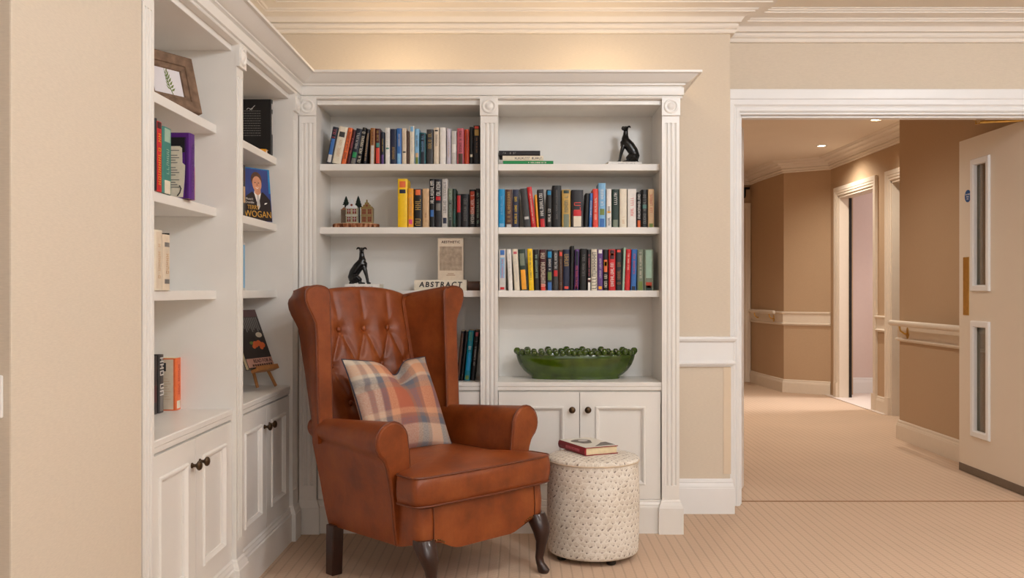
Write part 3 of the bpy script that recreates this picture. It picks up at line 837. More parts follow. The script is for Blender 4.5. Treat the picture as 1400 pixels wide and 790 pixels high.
for s in (-1, 1):
    obj('leg', cabriole(s), DARKWOOD, CH, 50)
    b = B()
    def sq(x, y, w): return [(s * (x - w), y - w), (s * (x + w), y - w), (s * (x + w), y + w), (s * (x - w), y + w)]
    loft(b, [[(x, y, .20) for x, y in sq(.318, .285, .026)], [(x, y, .0) for x, y in sq(.318, .292, .024)]])
    obj('leg', b, DARKWOOD, CH, 0, bevel=.004)

# ================================================================== scatter cushion
def pillow(name, label, w, h, th, M):
    t = thing(name, label, 'cushion'); t.matrix_world = M
    n = 40
    def P(i, j, side):
        a, c = i / n * 2 - 1, j / n * 2 - 1
        px = 1 - .07 * (1 - c * c) ; py = 1 - .07 * (1 - a * a)
        x = a * w / 2 * px; z = c * h / 2 * py
        prof = max(0.0, (1 - abs(a) ** 2.4)) ** .55 * max(0.0, (1 - abs(c) ** 2.4)) ** .55
        # dent chopped into the top edge
        ch = math.exp(-((a - .10) / .17) ** 2) * sm(-.1, 1, c)
        z -= .066 * math.exp(-((a - .10) / .24) ** 2) * sm(.0, 1, c) ** 1.6
        y = side * th / 2 * prof * (1 - .72 * ch)
        y += .010 * math.sin(a * 5 + c * 3) * prof * (.5 if side > 0 else 1)
        if side < 0:
            y += .020 * math.exp(-(((c - .30) - .10 * (a + 1)) / .055) ** 2) * sm(-.42, -.95, a)
            y += .014 * math.exp(-((a - .22 + (1 - c) * .35) / .06) ** 2) * sm(.2, .9, c)
        return Vector((x, y, z))
    bb = B(); uvl = bb.loops.layers.uv.new('UVMap')
    grid = {}
    for side in (-1, 1):
        for i in range(n + 1):
            for j in range(n + 1):
                edge = i in (0, n) or j in (0, n)
                key = (i, j, 0 if edge else side)
                if key not in grid: grid[key] = bb.verts.new(P(i, j, 0 if edge else side))
    def V(i, j, side): return grid.get((i, j, 0)) or grid[(i, j, side)]
    for side in (-1, 1):
        for i in range(n):
            for j in range(n):
                f = bb.faces.new((V(i, j, side), V(i + 1, j, side), V(i + 1, j + 1, side), V(i, j + 1, side)))
                for l, (a, c) in zip(f.loops, ((i, j), (i + 1, j), (i + 1, j + 1), (i, j + 1))): l[uvl].uv = (a / n, 1 - c / n)
    obj('cover', bb, PLAID, t, 80)
    eg = [P(i, 0, 0) for i in range(n)] + [P(n, j, 0) for j in range(n)] + [P(n - i, n, 0) for i in range(n)] + [P(0, n - j, 0) for j in range(n)]
    bb = B(); tube(bb, eg, .0028, 6, closed=True); obj('piping', bb, mat('navy_piping', (62, 62, 76), .8, .2, var=.1), t)
    return t
def chair_pt(u, v, z): return Matrix.Translation((-.3076, 3.751, 0)) @ Matrix.Rotation(R(45), 4, 'Z') @ Vector((u, -v, z))
cm = chair_pt(-.025, -.250, .652)
Mp = Matrix.Translation(cm) @ Matrix.Rotation(R(49), 4, 'Z') @ Matrix.Rotation(R(-27), 4, 'X') @ Matrix.Rotation(R(2), 4, 'Y')
pillow('scatter_cushion', 'plaid cushion in coral, cream and grey blue propped in the armchair', .455, .43, .15, Mp)
# ================================================================== ottoman
OT = thing('ottoman', 'round cream feather-print ottoman standing right of the armchair', 'ottoman', (.3155, 4.0, 0))
def lathe_uv(prof, seg=64):
    bb = B(); uvl = bb.loops.layers.uv.new('UVMap')
    L = [0.0]
    for p, q in zip(prof, prof[1:]): L.append(L[-1] + math.hypot(q[0] - p[0], q[1] - p[1]))
    rows = [[bb.verts.new((r * math.cos(2 * math.pi * i / seg), r * math.sin(2 * math.pi * i / seg), z)) for i in range(seg)] for r, z in prof]
    for k in range(len(prof) - 1):
        for i in range(seg):
            j = (i + 1) % seg
            f = bb.faces.new((rows[k][i], rows[k][j], rows[k + 1][j], rows[k + 1][i]))
            for l, (a, c) in zip(f.loops, ((i, k), (i + 1, k), (i + 1, k + 1), (i, k + 1))): l[uvl].uv = (a / seg * 2 * math.pi * .196, L[c])
    bb.faces.new(list(reversed(rows[0]))); bb.faces.new(rows[-1])
    return bb
body = [(.12, .022), (.178, .022), (.188, .026), (.192, .036)] + [(.192 + .005 * math.sin(math.pi * k / 12) , .05 + .350 * k / 12) for k in range(13)] + [(.193, .408), (.188, .410), (.10, .410)]
obj('body', lathe_uv(body), FEATHER, OT, 50)
b = B(); uvl = b.loops.layers.uv.new('UVMap')
seg = 64; prof = [(.186, .411), (.195, .413), (.1955, .418), (.190, .424), (.175, .4285), (.15, .4325), (.11, .4355), (.06, .437), (.002, .4375)]
rows = [[b.verts.new((r * math.cos(2 * math.pi * i / seg), r * math.sin(2 * math.pi * i / seg), z)) for i in range(seg)] for r, z in prof]
for k in range(len(prof) - 1):
    for i in range(seg):
        j = (i + 1) % seg
        f = b.faces.new((rows[k][i], rows[k][j], rows[k + 1][j], rows[k + 1][i]))
        for l in f.loops: l[uvl].uv = (l.vert.co.x, l.vert.co.y)
b.faces.new(rows[-1]); b.faces.new(list(reversed(rows[0])))
lid = obj('lid', b, FEATHER, OT, 50)
b = B(); tube(b, [(.1945 * math.cos(2 * math.pi * i / 64), .1945 * math.sin(2 * math.pi * i / 64), .4105) for i in range(64)], .0032, 6, closed=True); obj('piping', b, mat('cream_piping', (214, 196, 172), .8, .2, var=.05), lid)
for k in range(4):
    a = R(25 + 90 * k)
    b = B(); lathe(b, [(.016, 0), (.02, .004), (.02, .024)], 16, (.15 * math.cos(a), .15 * math.sin(a), 0)); obj('foot', b, BLACKC, OT)

# ================================================================== books
PAL = dict(black=(24, 22, 22), ink=(34, 32, 36), navy=(34, 40, 66), midnight=(28, 34, 50), blue=(58, 110, 180), cyan=(20, 138, 190), sky=(128, 180, 218), white=(236, 232, 226),
           cream=(222, 206, 184), ivory=(230, 220, 200), grey=(120, 116, 112), pale=(204, 200, 196), lav=(206, 200, 214), orange=(228, 110, 58), amber=(238, 164, 40), yellow=(244, 200, 24), red=(196, 34, 38), coral=(222, 74, 60),
           brick=(186, 62, 26), pink=(196, 92, 104), rose=(222, 70, 130), maroon=(70, 20, 26), brown=(156, 104, 58), tan=(206, 172, 132), teal=(20, 90, 100), seagreen=(60, 130, 120), green=(34, 140, 80), leaf=(112, 130, 60), dkgreen=(34, 54, 46),
           gold=(190, 156, 84), purple=(96, 64, 128), violet=(88, 36, 128), charcoal=(58, 56, 56), sage=(120, 130, 112), mint=(160, 190, 170), bark=(80, 50, 34), silver=(190, 188, 186), turq=(0, 120, 140))
def cmat(c): return mat('book_' + c, PAL[c], .42, .4, var=.05, scale=60)

def book_parts(root, t, h, d, color, bands=(), title=None, hard=False, pages=None):
    bb = B(); w = .0024 if hard else .0012
    sec = [(0, d), (0, .004), (t * .12, .0012), (t * .3, 0), (t * .7, 0), (t * .88, .0012), (t, .004), (t, d), (t - w, d), (t - w, .005), (w, .005), (w, d)]
    prism(bb, sec, 0, h, 'z'); obj('cover', bb, cmat(color), root, 40)
    e = .003 if hard else .0006
    bb = B(); box(bb, w, t - w, .004, d - e, e, h - e); obj('pages', bb, pages or PAGES, root, 0)
    # printed blocks and lettering on the spine
    for (a, c, col) in bands:
        bb = B(); prism(bb, [(t * .10, .0016), (t * .30, -.0004), (t * .70, -.0004), (t * .90, .0016), (t * .7, .002), (t * .3, .002)], a * h, c * h, 'z'); obj('spine_band', bb, cmat(col), root, 40)
    if title:
        col, a, c = title[:3]; wd = title[3] if len(title) > 3 else .5
        bb = B(); z = a * h; r2 = random.Random(int(t * 1e5) + int(h * 1e4) + len(color))
        lw = t * wd; x0 = t / 2 - lw / 2
        step = lw * .72
        while z < c * h - step * .8:
            k = r2.random(); y0, y1 = -.0009, .0003
            if k > .12:
                q = step * .72; st = max(.0007, step * .16)
                box(bb, x0, x0 + lw, y0, y1, z, z + st)
                if k > .3: box(bb, x0, x0 + lw, y0, y1, z + q - st, z + q)
                pos = x0 if k > .75 else (x0 + lw / 2 - st / 2 if k > .45 else x0 + lw - st)
                box(bb, pos, pos + st, y0, y1, z, z + q)
                if k > .85: box(bb, x0 + lw - st, x0 + lw, y0, y1, z, z + q)
            z += step
        if len(bb.verts): obj('spine_lettering', bb, cmat(col), root, 0)
        else: bb.free()

YS = 4.442; PXM = YS / F
def row(shelf_z, x0, k, base, entries, shelf, group, depth=.13):
    """entries: (xl, xr, ytop, colour, look, short name, bands, title, lean, hard) measured along the shelf"""
    prev = None; edge = -9
    for e in entries:
        xl, xr, yt, col, look, short = e[:6]
        bands = e[6] if len(e) > 6 else (); title = e[7] if len(e) > 7 else None; lean = e[8] if len(e) > 8 else 0; hard = e[9] if len(e) > 9 else (xr - xl > 44)
        X = wx(x0 + xl / k, YS); t = (xr - xl) / k * PXM; h = (base - yt) / k * PXM
        ang = math.atan2(lean, base - yt)
        if lean == 0: X = max(X, edge + .0004)
        if abs(ang) > 1e-6: h = h / math.cos(ang)
        rel = ('right of the ' + prev) if prev else "at the row's left end"
        r = thing('book', f'{look}, {rel}, {shelf}', 'book', (X, YS + rnd.uniform(-.003, .006), shelf_z + (t * math.sin(ang) if ang > 0 else 0) + .0003), 0, group)
        r.rotation_euler = (0, ang, 0)
        book_parts(r, t, h, depth + rnd.uniform(-.012, .014), col, bands, title, hard)
        edge = X + t if lean == 0 else -9
        prev = short

ZA, ZBk, ZC = SHELF_Z
row(ZA, 430, 5.833, 430, [
    (91, 134, 136, 'midnight', 'dark book with blue white picture', 'dark blue book', [(.25, .68, 'blue'), (.05, .25, 'pale')], ('pink', .7, .95), 56),
    (137, 207, 136, 'ivory', 'thick cream book leaning right', 'thick cream book', [(.72, .86, 'charcoal')], ('tan', .2, .7, .3), 60),
    (212, 248, 142, 'orange', 'slim orange paperback leaning right', 'slim orange book', (), ('maroon', .15, .92, .5), 58),
    (255, 280, 158, 'maroon', 'thin dark maroon leaning book', 'thin maroon book', (), ('pink', .3, .8, .5), 53),
    (283, 330, 150, 'midnight', 'navy book with green square', 'navy green-square book', [(.18, .33, 'green'), (0, .16, 'grey')], ('pale', .38, .92, .4), 52),
    (335, 366, 140, 'black', 'black book with large cream title', 'bold-lettered black book', (), ('ivory', .05, .92, .8), 50),
    (388, 412, 150, 'ink', 'dark book with small cream title', 'small-lettered dark book', (), ('tan', .1, .9, .5), 30),
    (441, 478, 141, 'brown', 'brown book with white lower half', 'brown white book', [(.0, .52, 'pale')], ('maroon', .55, .9, .35), 5),
    (482, 524, 144, 'maroon', 'maroon book with coral base', 'maroon coral book', [(.03, .46, 'coral'), (.48, .6, 'seagreen')], ('gold', .66, .95, .4)),
    (528, 556, 172, 'midnight', 'short thin dark blue book', 'thin dark book', [(.0, .3, 'purple')], ('gold', .4, .8, .3)),
    (562, 599, 138, 'white', 'white book with green speck', 'white green-speck book', [(.42, .46, 'seagreen')], ('pale', .5, .9, .4)),
    (603, 652, 146, 'navy', 'navy book with gold lettering', 'navy gold book', (), ('gold', .15, .55, .4)),
    (655, 694, 143, 'blue', 'bright blue book fading pale below', 'bright blue book', [(.0, .3, 'sky')], ('pale', .5, .85, .3)),
    (697, 733, 143, 'cream', 'cream paperback with dark dot', 'dotted cream book', [(.32, .36, 'charcoal')], ('tan', .5, .9, .3)),
    (735, 753, 165, 'bark', 'very thin dark brown book', 'thin brown book'),
    (757, 795, 125, 'ivory', 'ivory book with sky blue top', 'blue-topped ivory book', [(.86, .99, 'sky')], ('pale', .3, .8, .3)),
    (798, 834, 146, 'sky', 'pale blue book with olive base', 'pale blue book', [(.0, .2, 'leaf'), (.2, .32, 'tan')], ('grey', .5, .85, .4)),
    (838, 886, 178, 'teal', 'short dark teal book', 'short teal book', [(.0, .96, 'midnight')], ('sky', .4, .95, .35)),
    (893, 945, 150, 'charcoal', 'charcoal book with gold lettering', 'charcoal gold book', (), ('gold', .45, .95, .5)),
    (951, 992, 138, 'cream', 'cream book with grey title', 'grey-titled cream book', [(.9, .94, 'charcoal')], ('grey', .5, .85, .4)),
    (999, 1047, 135, 'white', 'thick plain white book', 'plain white book', [(.03, .97, 'white')]),
    (1054, 1086, 144, 'lav', 'slim lavender white book', 'slim lavender book', [(.8, .98, 'lav')], ('tan', .2, .7, .3)),
    (1092, 1132, 164, 'pale', 'short pale grey book', 'short grey book', [(.35, .6, 'white')]),
    (1137, 1191, 142, 'pink', 'pink book with dark base', 'pink book', [(.0, .3, 'bark')], ('maroon', .34, .95, .4)),
    (1196, 1232, 150, 'brick', 'orange red book', 'orange red book', (), ('maroon', .5, .9, .3)),
    (1236, 1264, 130, 'black', 'thin black book with white dot', 'thin black book', [(.2, .27, 'ivory')]),
    (1268, 1318, 120, 'ink', 'black book with red gold top', 'red-topped black book', [(.92, .98, 'coral'), (.74, .9, 'gold')], ('brown', .3, .7, .2)),
], 'shelf above ceramic village', 'books on the top left-bay shelf')
row(ZBk, 430, 5.833, 467, [
    (664, 740, 80, 'yellow', 'thick tall yellow book', 'tall yellow book', [(.82, .95, 'orange'), (.70, .78, 'navy')], None, 0, True),
    (745, 788, 157, 'amber', 'amber paperback with pink mark', 'amber book', [(.08, .2, 'rose')], ('tan', .3, .9, .4)),
    (793, 855, 160, 'black', 'black book with orange top', 'orange-topped black book', [(.84, .98, 'orange')], ('gold', .05, .8, .7)),
    (860, 912, 157, 'tan', 'plain tan book', 'plain tan book', (), ('brown', .15, .4, .2)),
    (917, 957, 80, 'black', 'tall black book with white lettering', 'tall black book', [(.22, .36, 'blue')], ('white', .5, .96, .7)),
    (960, 1013, 82, 'ink', 'tall charcoal book with red-white title', 'tall charcoal book', [(.56, .64, 'red'), (.35, .5, 'grey')], ('white', .66, .95, .6)),
    (1015, 1061, 80, 'pale', 'tall pale grey book', 'tall pale book', [(.08, .2, 'navy')], ('grey', .3, .95, .5)),
    (1064, 1100, 157, 'sage', 'grey-green book with dark base', 'grey green book', [(.0, .7, 'charcoal')], ('mint', .2, .95, .4)),
    (1102, 1129, 160, 'dkgreen', 'thin dark green book', 'thin green book', (), ('seagreen', .1, .5, .5)),
    (1131, 1170, 200, 'black', 'short black book with red stripe', 'red-striped black book', [(.45, .95, 'red')]),
    (1172, 1229, 200, 'ink', 'short wide black book', 'wide black book', (), ('grey', .2, .9, .4)),
    (1234, 1285, 165, 'black', 'black book with red white title', 'red-white black book', [(.35, .95, 'brick')], ('white', .1, .92, .5)),
    (1287, 1318, 158, 'ink', 'slim black book with teal lettering', 'teal-lettered book', (), ('mint', .1, .9, .5)),
], "ceramic village's shelf", 'books beside the ceramic village')
row(ZBk, 670, 5.833, 467, [
    (67, 118, 162, 'cyan', 'bright cyan blue book', 'cyan book', [(.02, .1, 'sky')], ('sky', .3, .85, .3)),
    (122, 178, 165, 'bark', 'dark brown book with gold lettering', 'brown gold book', [(0, .08, 'silver')], ('gold', .15, .95, .4)),
    (181, 228, 165, 'navy', 'navy book with yellow lettering', 'navy yellow book', (), ('yellow', .1, .85, .4)),
    (230, 238, 165, 'black', 'very thin black book', 'thinnest black book'),
    (272, 326, 160, 'charcoal', 'charcoal left-leaning book, silver band', 'charcoal silver-band book', [(.2, .27, 'silver')], None, -33),
    (330, 368, 146, 'red', 'glossy red book leaning left', 'glossy red book', (), ('ivory', .1, .9, .25), -36),
    (373, 391, 206, 'amber', 'thin short orange book', 'thin orange book', (), None, -18),
    (395, 446, 166, 'ink', 'black book with red flower base', 'red-flowered black book', [(.0, .22, 'red')], ('white', .3, .9, .5), -20),
    (451, 493, 166, 'black', 'black book with blue dot', 'blue-dotted black book', [(.86, .97, 'cyan')], ('white', .15, .5, .5)),
    (497, 568, 132, 'black', 'tall thick black book', 'tall thick book', (), ('grey', .2, .9, .2)),
    (574, 641, 166, 'gold', 'gold and teal thick book', 'gold teal book', [(.0, .35, 'sage'), (.9, .98, 'dkgreen')], ('teal', .4, .85, .4)),
    (648, 744, 168, 'ink', 'thickest black book, red lettering', 'thickest black book', [(.02, .3, 'ivory'), (.3, .45, 'red')], ('coral', .45, .9, .55)),
    (750, 783, 196, 'black', 'short black book leaning right', 'short leaning book', (), None, 12),
    (788, 811, 194, 'blue', 'slim blue book leaning right', 'slim blue book', (), ('white', .3, .8, .4), 8),
    (821, 862, 160, 'coral', 'coral red paperback', 'coral red book', (), ('ivory', .2, .8, .4)),
    (866, 923, 113, 'sky', 'tall sky-blue book with green patch', 'tall sky-blue book', [(.28, .42, 'leaf'), (.0, .2, 'blue')], ('white', .5, .9, .4)),
    (929, 968, 160, 'white', 'white book with black lettering', 'black-lettered white book', [(.38, .42, 'amber')], ('ink', .05, .55, .5)),
    (973, 1029, 163, 'dkgreen', 'dark green book with white title', 'dark green book', [(.0, .2, 'sage')], ('white', .6, .95, .4)),
    (1035, 1091, 160, 'ivory', 'plain ivory book', 'plain ivory book', (), ('tan', .1, .3, .3)),
    (1099, 1166, 160, 'white', 'thick white book with red lettering', 'thick white book', (), ('coral', .3, .8, .35)),
    (1171, 1206, 186, 'ink', 'short black book with white lettering', 'white-lettered black book', [(.0, .2, 'orange')], ('white', .25, .95, .6)),
    (1209, 1256, 166, 'black', 'black book with teal circle', 'teal-circled black book', [(.5, .6, 'seagreen')], ('grey', .1, .9, .5)),
    (1260, 1308, 163, 'tan', 'tan book with red lettering', 'red-lettered tan book', [(.0, .1, 'leaf')], ('brick', .3, .9, .4)),
], 'shelf below greyhound figurine', 'books on the middle right-bay shelf')
row(ZC, 670, 5.833, 450, [
    (72, 124, 122, 'pale', 'pale blue book with red heart', 'pale blue book', [(.86, .98, 'blue'), (.02, .08, 'red'), (.3, .8, 'sky')], ('coral', .3, .8, .25)),
    (147, 181, 122, 'white', 'slim white book leaning left', 'slim white book', (), ('pale', .3, .9, .4), -14),
    (196, 237, 122, 'ivory', 'ivory book with pink top mark', 'marked ivory book', [(.88, .94, 'pink')], ('pale', .2, .8, .4), -18),
    (245, 301, 124, 'dkgreen', 'dark book with golden lower half', 'dark golden book', [(.02, .5, 'amber'), (.6, .9, 'sage')], None, -22),
    (311, 350, 118, 'yellow', 'bright yellow book leaning left', 'bright yellow book', (), ('teal', .25, .95, .3), -14),
    (354, 396, 124, 'black', 'black book with green lettering', 'green-lettered black book', (), ('mint', .3, .9, .4), -9),
    (400, 449, 124, 'maroon', 'maroon book with white lettering', 'maroon white book', [(.0, .16, 'coral')], ('ivory', .1, .97, .7), -5),
    (453, 498, 124, 'midnight', 'dark book with blue-yellow patches', 'blue-yellow dark book', [(.8, .95, 'cyan'), (.25, .45, 'leaf'), (.0, .2, 'blue')], ('white', .5, .78, .4)),
    (502, 546, 130, 'charcoal', 'charcoal book with red mark', 'red-marked charcoal book', [(.35, .5, 'red')], ('pale', .55, .95, .5)),
    (548, 581, 128, 'bark', 'slim dark brown book', 'slim brown book', [(.85, .95, 'coral')], ('grey', .1, .8, .4)),
    (584, 634, 124, 'navy', 'navy book with gold block title', 'navy gold-block book', [(.04, .1, 'coral')], ('gold', .6, .95, .7)),
    (637, 664, 96, 'black', 'tall thin black book', 'tall thin black book', (), None, 6),
    (672, 705, 122, 'purple', 'violet book with pink lettering', 'violet pink book', [(.04, .12, 'coral'), (.0, .95, 'midnight')], ('rose', .1, .6, .5), 8),
    (716, 767, 118, 'black', 'thick black book with grey title', 'grey-titled black book', (), ('grey', .35, .9, .4), 6),
    (776, 805, 124, 'ink', 'dark book with white red base', 'white-based dark book', [(.0, .3, 'white'), (.2, .26, 'red')], ('pink', .35, .9, .4)),
    (808, 854, 122, 'ivory', 'cream book with big black lettering', 'big-lettered cream book', (), ('ink', .04, .96, .75)),
    (858, 900, 122, 'purple', 'purple book with white top', 'purple book', [(.9, .99, 'white'), (.03, .1, 'amber')], ('lav', .3, .8, .35)),
    (903, 943, 124, 'black', 'black book with orange flames', 'flame black book', [(.45, .75, 'orange'), (.6, .7, 'yellow')], ('ivory', .08, .4, .6)),
    (947, 1000, 122, 'red', 'red book with dark top', 'dark-topped red book', [(.76, .98, 'maroon'), (.85, .9, 'orange')], ('white', .1, .7, .5)),
    (1004, 1050, 120, 'ink', 'black book with brown lettering', 'brown-lettered black book', [(.92, .98, 'coral')], ('brown', .15, .7, .6)),
    (1053, 1072, 108, 'mint', 'thin tall pale mint book', 'thin mint book', (), None, 12),
    (1075, 1114, 122, 'red', 'plain red book leaning right', 'red leaning book', (), ('ivory', .5, .92, .3), 12),
    (1123, 1166, 122, 'blue', 'blue book with red lettering', 'blue red book', [(.0, .1, 'midnight')], ('coral', .4, .9, .35), 8),
    (1177, 1226, 122, 'sage', 'grey green pale spined book', 'grey green book', [(.0, .22, 'leaf')], ('ivory', .3, .95, .35)),
    (1231, 1304, 122, 'sage', 'misty green book with red figure', 'misty green book', [(.3, .98, 'mint'), (.0, .12, 'dkgreen'), (.06, .2, 'brick')]),
], 'shelf above green bowl', 'books on the lower right-bay shelf')
# books leaning behind the armchair
row(CTR_Z, 610, 6.08, 527, [
    (84, 112, 116, 'ink', 'black leaning book with tan edge', 'tan-edged black book', [(.1, .95, 'bark')], None, 40),
    (116, 139, 118, 'black', 'thin black leaning book', 'thin leaning book', (), None, 46),
    (150, 194, 112, 'turq', 'teal leaning book with yellow spot', 'teal book', [(.02, .1, 'leaf'), (.2, .55, 'cyan'), (.8, .97, 'seagreen')], ('white', .62, .72, .5), 38),
    (203, 237, 110, 'black', 'black leaning book with white lettering', 'white-lettered black book', [(.88, .96, 'pink')], ('pale', .3, .85, .45), 39),
], 'beside the armchair back', 'books standing behind the armchair')

# --- lying books
def lying(label, x0, x1, z0, z1, yf, d, color, title=None, rotz=0.0, name='book', group=None, pages=None):
    """a book on its back, spine towards the camera"""
    r = thing(name, label, 'book', (x0, yf, z0), rotz, group)
    w = x1 - x0; h = z1 - z0; bb = B(); e = .0022
    sec = [(d, 0), (.004, 0), (.0012, h * .15), (0, h * .35), (0, h * .65), (.0012, h * .85), (.004, h), (d, h), (d, h - e), (.005, h - e), (.005, e), (d, e)]
    prism(bb, sec, 0, w, 'x'); obj('cover', bb, cmat(color), r, 40)
    bb = B(); box(bb, .003, w - .003, .004, d - .003, e, h - e); obj('pages', bb, pages or PAGESW, r, 0)
    if title:
        col, a, c = title; bb = B(); x = a * w; q = h * .45; r2 = random.Random(int(w * 9999))
        while x < c * w:
            if r2.random() > .15:
                box(bb, x, x + q * .14, -.0006, .001, h * .3, h * .7); box(bb, x, x + q * .5, -.0006, .001, h * (.3 if r2.random() > .5 else .62), h * (.38 if r2.random() > .5 else .7))
            x += q * .75
        obj('spine_lettering', bb, cmat(col), r, 0)
    return r
k = 1 / 5.833
lying('green book lying at the bottom of the small stack of three', wx(670 + 105 * k, YS), wx(670 + 505 * k, YS), ZA + .0002, ZA + .0172, YS, .15, 'green', ('ivory', .5, .85), group=None)
lying('white book lying in the middle of the small stack of three', wx(670 + 100 * k, YS), wx(670 + 425 * k, YS), ZA + .0174, ZA + .0415, YS, .145, 'ivory', ('grey', .3, .95))
lying('black book lying on top of the small stack of three', wx(670 + 70 * k, YS), wx(670 + 400 * k, YS), ZA + .0417, ZA + .0655, YS + .002, .145, 'ink', ('grey', .1, .5))
BS1 = lying('white book lying under the right-hand black dog figurine', wx(831, 4.50), wx(877, 4.50), ZA + .0002, ZA + .019, 4.475, .12, 'white', ('pale', .3, .8), R(4))
BS2 = lying('white book lying under the black dog figurine behind the armchair', wx(472, 4.48), wx(519.5, 4.48), ZC + .0002, ZC + .031, 4.47, .12, 'white', ('pale', .2, .8), R(-3))
AB = lying('big cream book lettered ABSTRACT lying behind the armchair top', wx(566.5, YS), wx(637.9, YS), ZC + .0002, ZC + .0495, YS, .17, 'ivory')
text_mesh('spine_lettering', 'ABSTRACT', .034, cmat('ink'), AB, facing((.124, -.0006, .027), (1, 0, 0), (0, 0, 1)), 1.30, .12, sx=1.0, bold=.0009)
lying('dark brown book lying against the bookcase divider', wx(639.3, YS), wx(655.4, YS), ZC + .0002, ZC + .044, YS + .01, .15, 'bark')
# framed-looking tan book on top of it
r = thing('book', 'tan book with grey cover picture standing on the big cream book', 'book', (wx(598.7, YS + .03), YS + .03, ZC + .0499), 0)
bw, bh, bd = (634 - 598.7) * 4.47 / F, .200, .028
b = B(); box(b, 0, bw, 0, .002, 0, bh); box(b, 0, bw, bd - .002, bd, 0, bh); box(b, bw - .002, bw, 0, bd, 0, bh); obj('cover', b, cmat('cream'), r, 0)
b = B(); box(b, .003, bw - .002, .002, bd - .002, .002, bh - .002); obj('pages', b, PAGES, r, 0)
b = B(); box(b, .008, bw - .008, -.0006, .001, .045, .160); obj('cover_picture', b, mat('cover_taupe', (172, 154, 134), .6, .3, var=.22, scale=60), r, 0)
text_mesh('cover_lettering', 'AESTHETIC', .0165, cmat('bark'), r, facing((bw / 2, -.0005, .181), (1, 0, 0), (0, 0, 1)), 1.1, bold=.0005)
b = B()
for z, w in ((.029, .03), (.022, .042)): box(b, bw / 2 - w / 2, bw / 2 + w / 2, -.0005, .001, z, z + .0025)
obj('cover_caption', b, cmat('brown'), r, 0)

# --- red book on the ottoman
r = thing('book', 'red hardback with white photo cover lying on the ottoman', 'book', (.275, 3.915, .4374), R(25))
bw, bd, bh = .160, .240, .034
b = B(); prism(b, [(bw, 0), (.004, 0), (-.001, bh * .2), (-.003, bh * .5), (-.001, bh * .8), (.004, bh), (bw, bh), (bw, bh - .003), (.006, bh - .003), (.006, .003), (bw, .003)], 0, bd, 'y'); obj('cover', b, mat('red_cloth', (140, 26, 36), .5, .4, var=.08), r, 40)
b = B(); box(b, .004, bw - .004, .004, bd - .004, .003, bh - .003); obj('pages', b, PAGES, r, 0)
b = B(); box(b, .003, bw - .001, .001, bd - .001, bh, bh + .0007); jk = obj('cover_print', b, mat('cover_white', (224, 220, 208), .4, .4, var=.03), r, 0)
greyp = mat('cover_photo_grey', (112, 104, 98), .5, .3, var=.3, scale=60)
b = B()
prism(b, [(.07 + .042 * math.cos(a) * (1 + .2 * math.sin(3 * a)), .15 + .055 * math.sin(a)) for a in [2 * math.pi * i / 24 for i in range(24)]], bh + .0006, bh + .0012, 'z')
prism(b, [(.06, .02), (.157, .02), (.157, .10), (.13, .095), (.10, .06)], bh + .0006, bh + .0012, 'z'); obj('cover_photo', b, greyp, r, 0)
b = B(); prism(b, [(.08 + .022 * math.cos(a), .165 + .02 * math.sin(a)) for a in [2 * math.pi * i / 16 for i in range(16)]], bh + .0011, bh + .0016, 'z'); obj('cover_photo_light', b, cmat('pale'), r, 0)
b = B()
for i in range(9):
    box(b, -.0036, -.0020, .045 + i * .014, .054 + i * .014, bh * .35, bh * .66)
obj('spine_lettering', b, cmat('pink'), r, 0)

# ================================================================== books and things on the side bookcase
def side_book(label, Y, X, z, t, h, d, color, bands=(), title=None, hard=True, rz=90):
    r = thing('book', label, 'book', (X, Y, z + .0003), R(rz)); book_parts(r, t, h, d, color, bands, title, hard); return r
side_book('red book with yellow lettering at the end of side shelf row', 2.812, -1.090, ZBk, .050, .212, .13, 'red', [(.9, .99, 'maroon')], ('amber', .1, .9, .4))
side_book('pale green blue hardback beside the red side-shelf book', 2.866, -1.090, ZBk, .074, .205, .13, 'seagreen', [(.78, .98, 'mint'), (.0, .2, 'ivory')], ('mint', .3, .7, .25))
side_book('thin dark book behind the red book on the side shelf', 2.79, -1.085, ZBk, .018, .215, .13, 'ink')
# purple book: spine outwards, its near board shows a pale text panel
r = side_book('thick purple book with pale text panel on its near board', 3.046, -1.072, ZBk, .054, .214, .155, 'violet', (), ('purple', .1, .9, .3))
b = B(); box(b, -.0006, .001, .016, .150, .150, .198); box(b, -.0005, .001, .012, .014, .004, .198); box(b, -.0005, .001, .012, .150, .197, .199); obj('cover_dark_band', b, cmat('ink'), r, 0)
b = B(); prism(b, [(.150, .004), (.022, .004), (.017, .06), (.015, .108), (.024, .116), (.025, .164), (.032, .170), (.150, .170)], -.0012, .001, 'x'); obj('text_panel', b, cmat('ivory'), r, 0)
b = B()
for i in range(16):
    if i % 5 != 4: box(b, -.0018, -.0008, .034 + .006 * ((i * 7) % 3), .14, .035 + i * .008, .0375 + i * .008)
obj('text_lines', b, cmat('grey'), r, 0)
b = B(); tube(b, [(-.002, .040, .008), (-.002, .032, .018), (-.002, .028, .032), (-.002, .033, .042)], .0020, 6); obj('pen_drawing', b, cmat('charcoal'), r)
side_book('thin pink book behind the purple side-shelf book', 3.1015, -1.078, ZBk, .014, .200, .13, 'pink', [(.55, .99, 'pale')])
# two cream books, third level
side_book('ivory book with pale spine, nearer of two cream books', 2.795, -1.088, ZC, .066, .182, .13, 'ivory', [(.03, .97, 'cream')], ('tan', .2, .8, .25))
side_book('yellowish cream book with grey marks beside the ivory one', 2.864, -1.088, ZC, .060, .172, .12, 'cream', [(.78, .86, 'grey'), (.12, .2, 'grey')], ('tan', .3, .7, .3))
side_book('black slim book behind the two cream side-shelf books', 2.927, -1.097, ZC, .014, .179, .13, 'black')
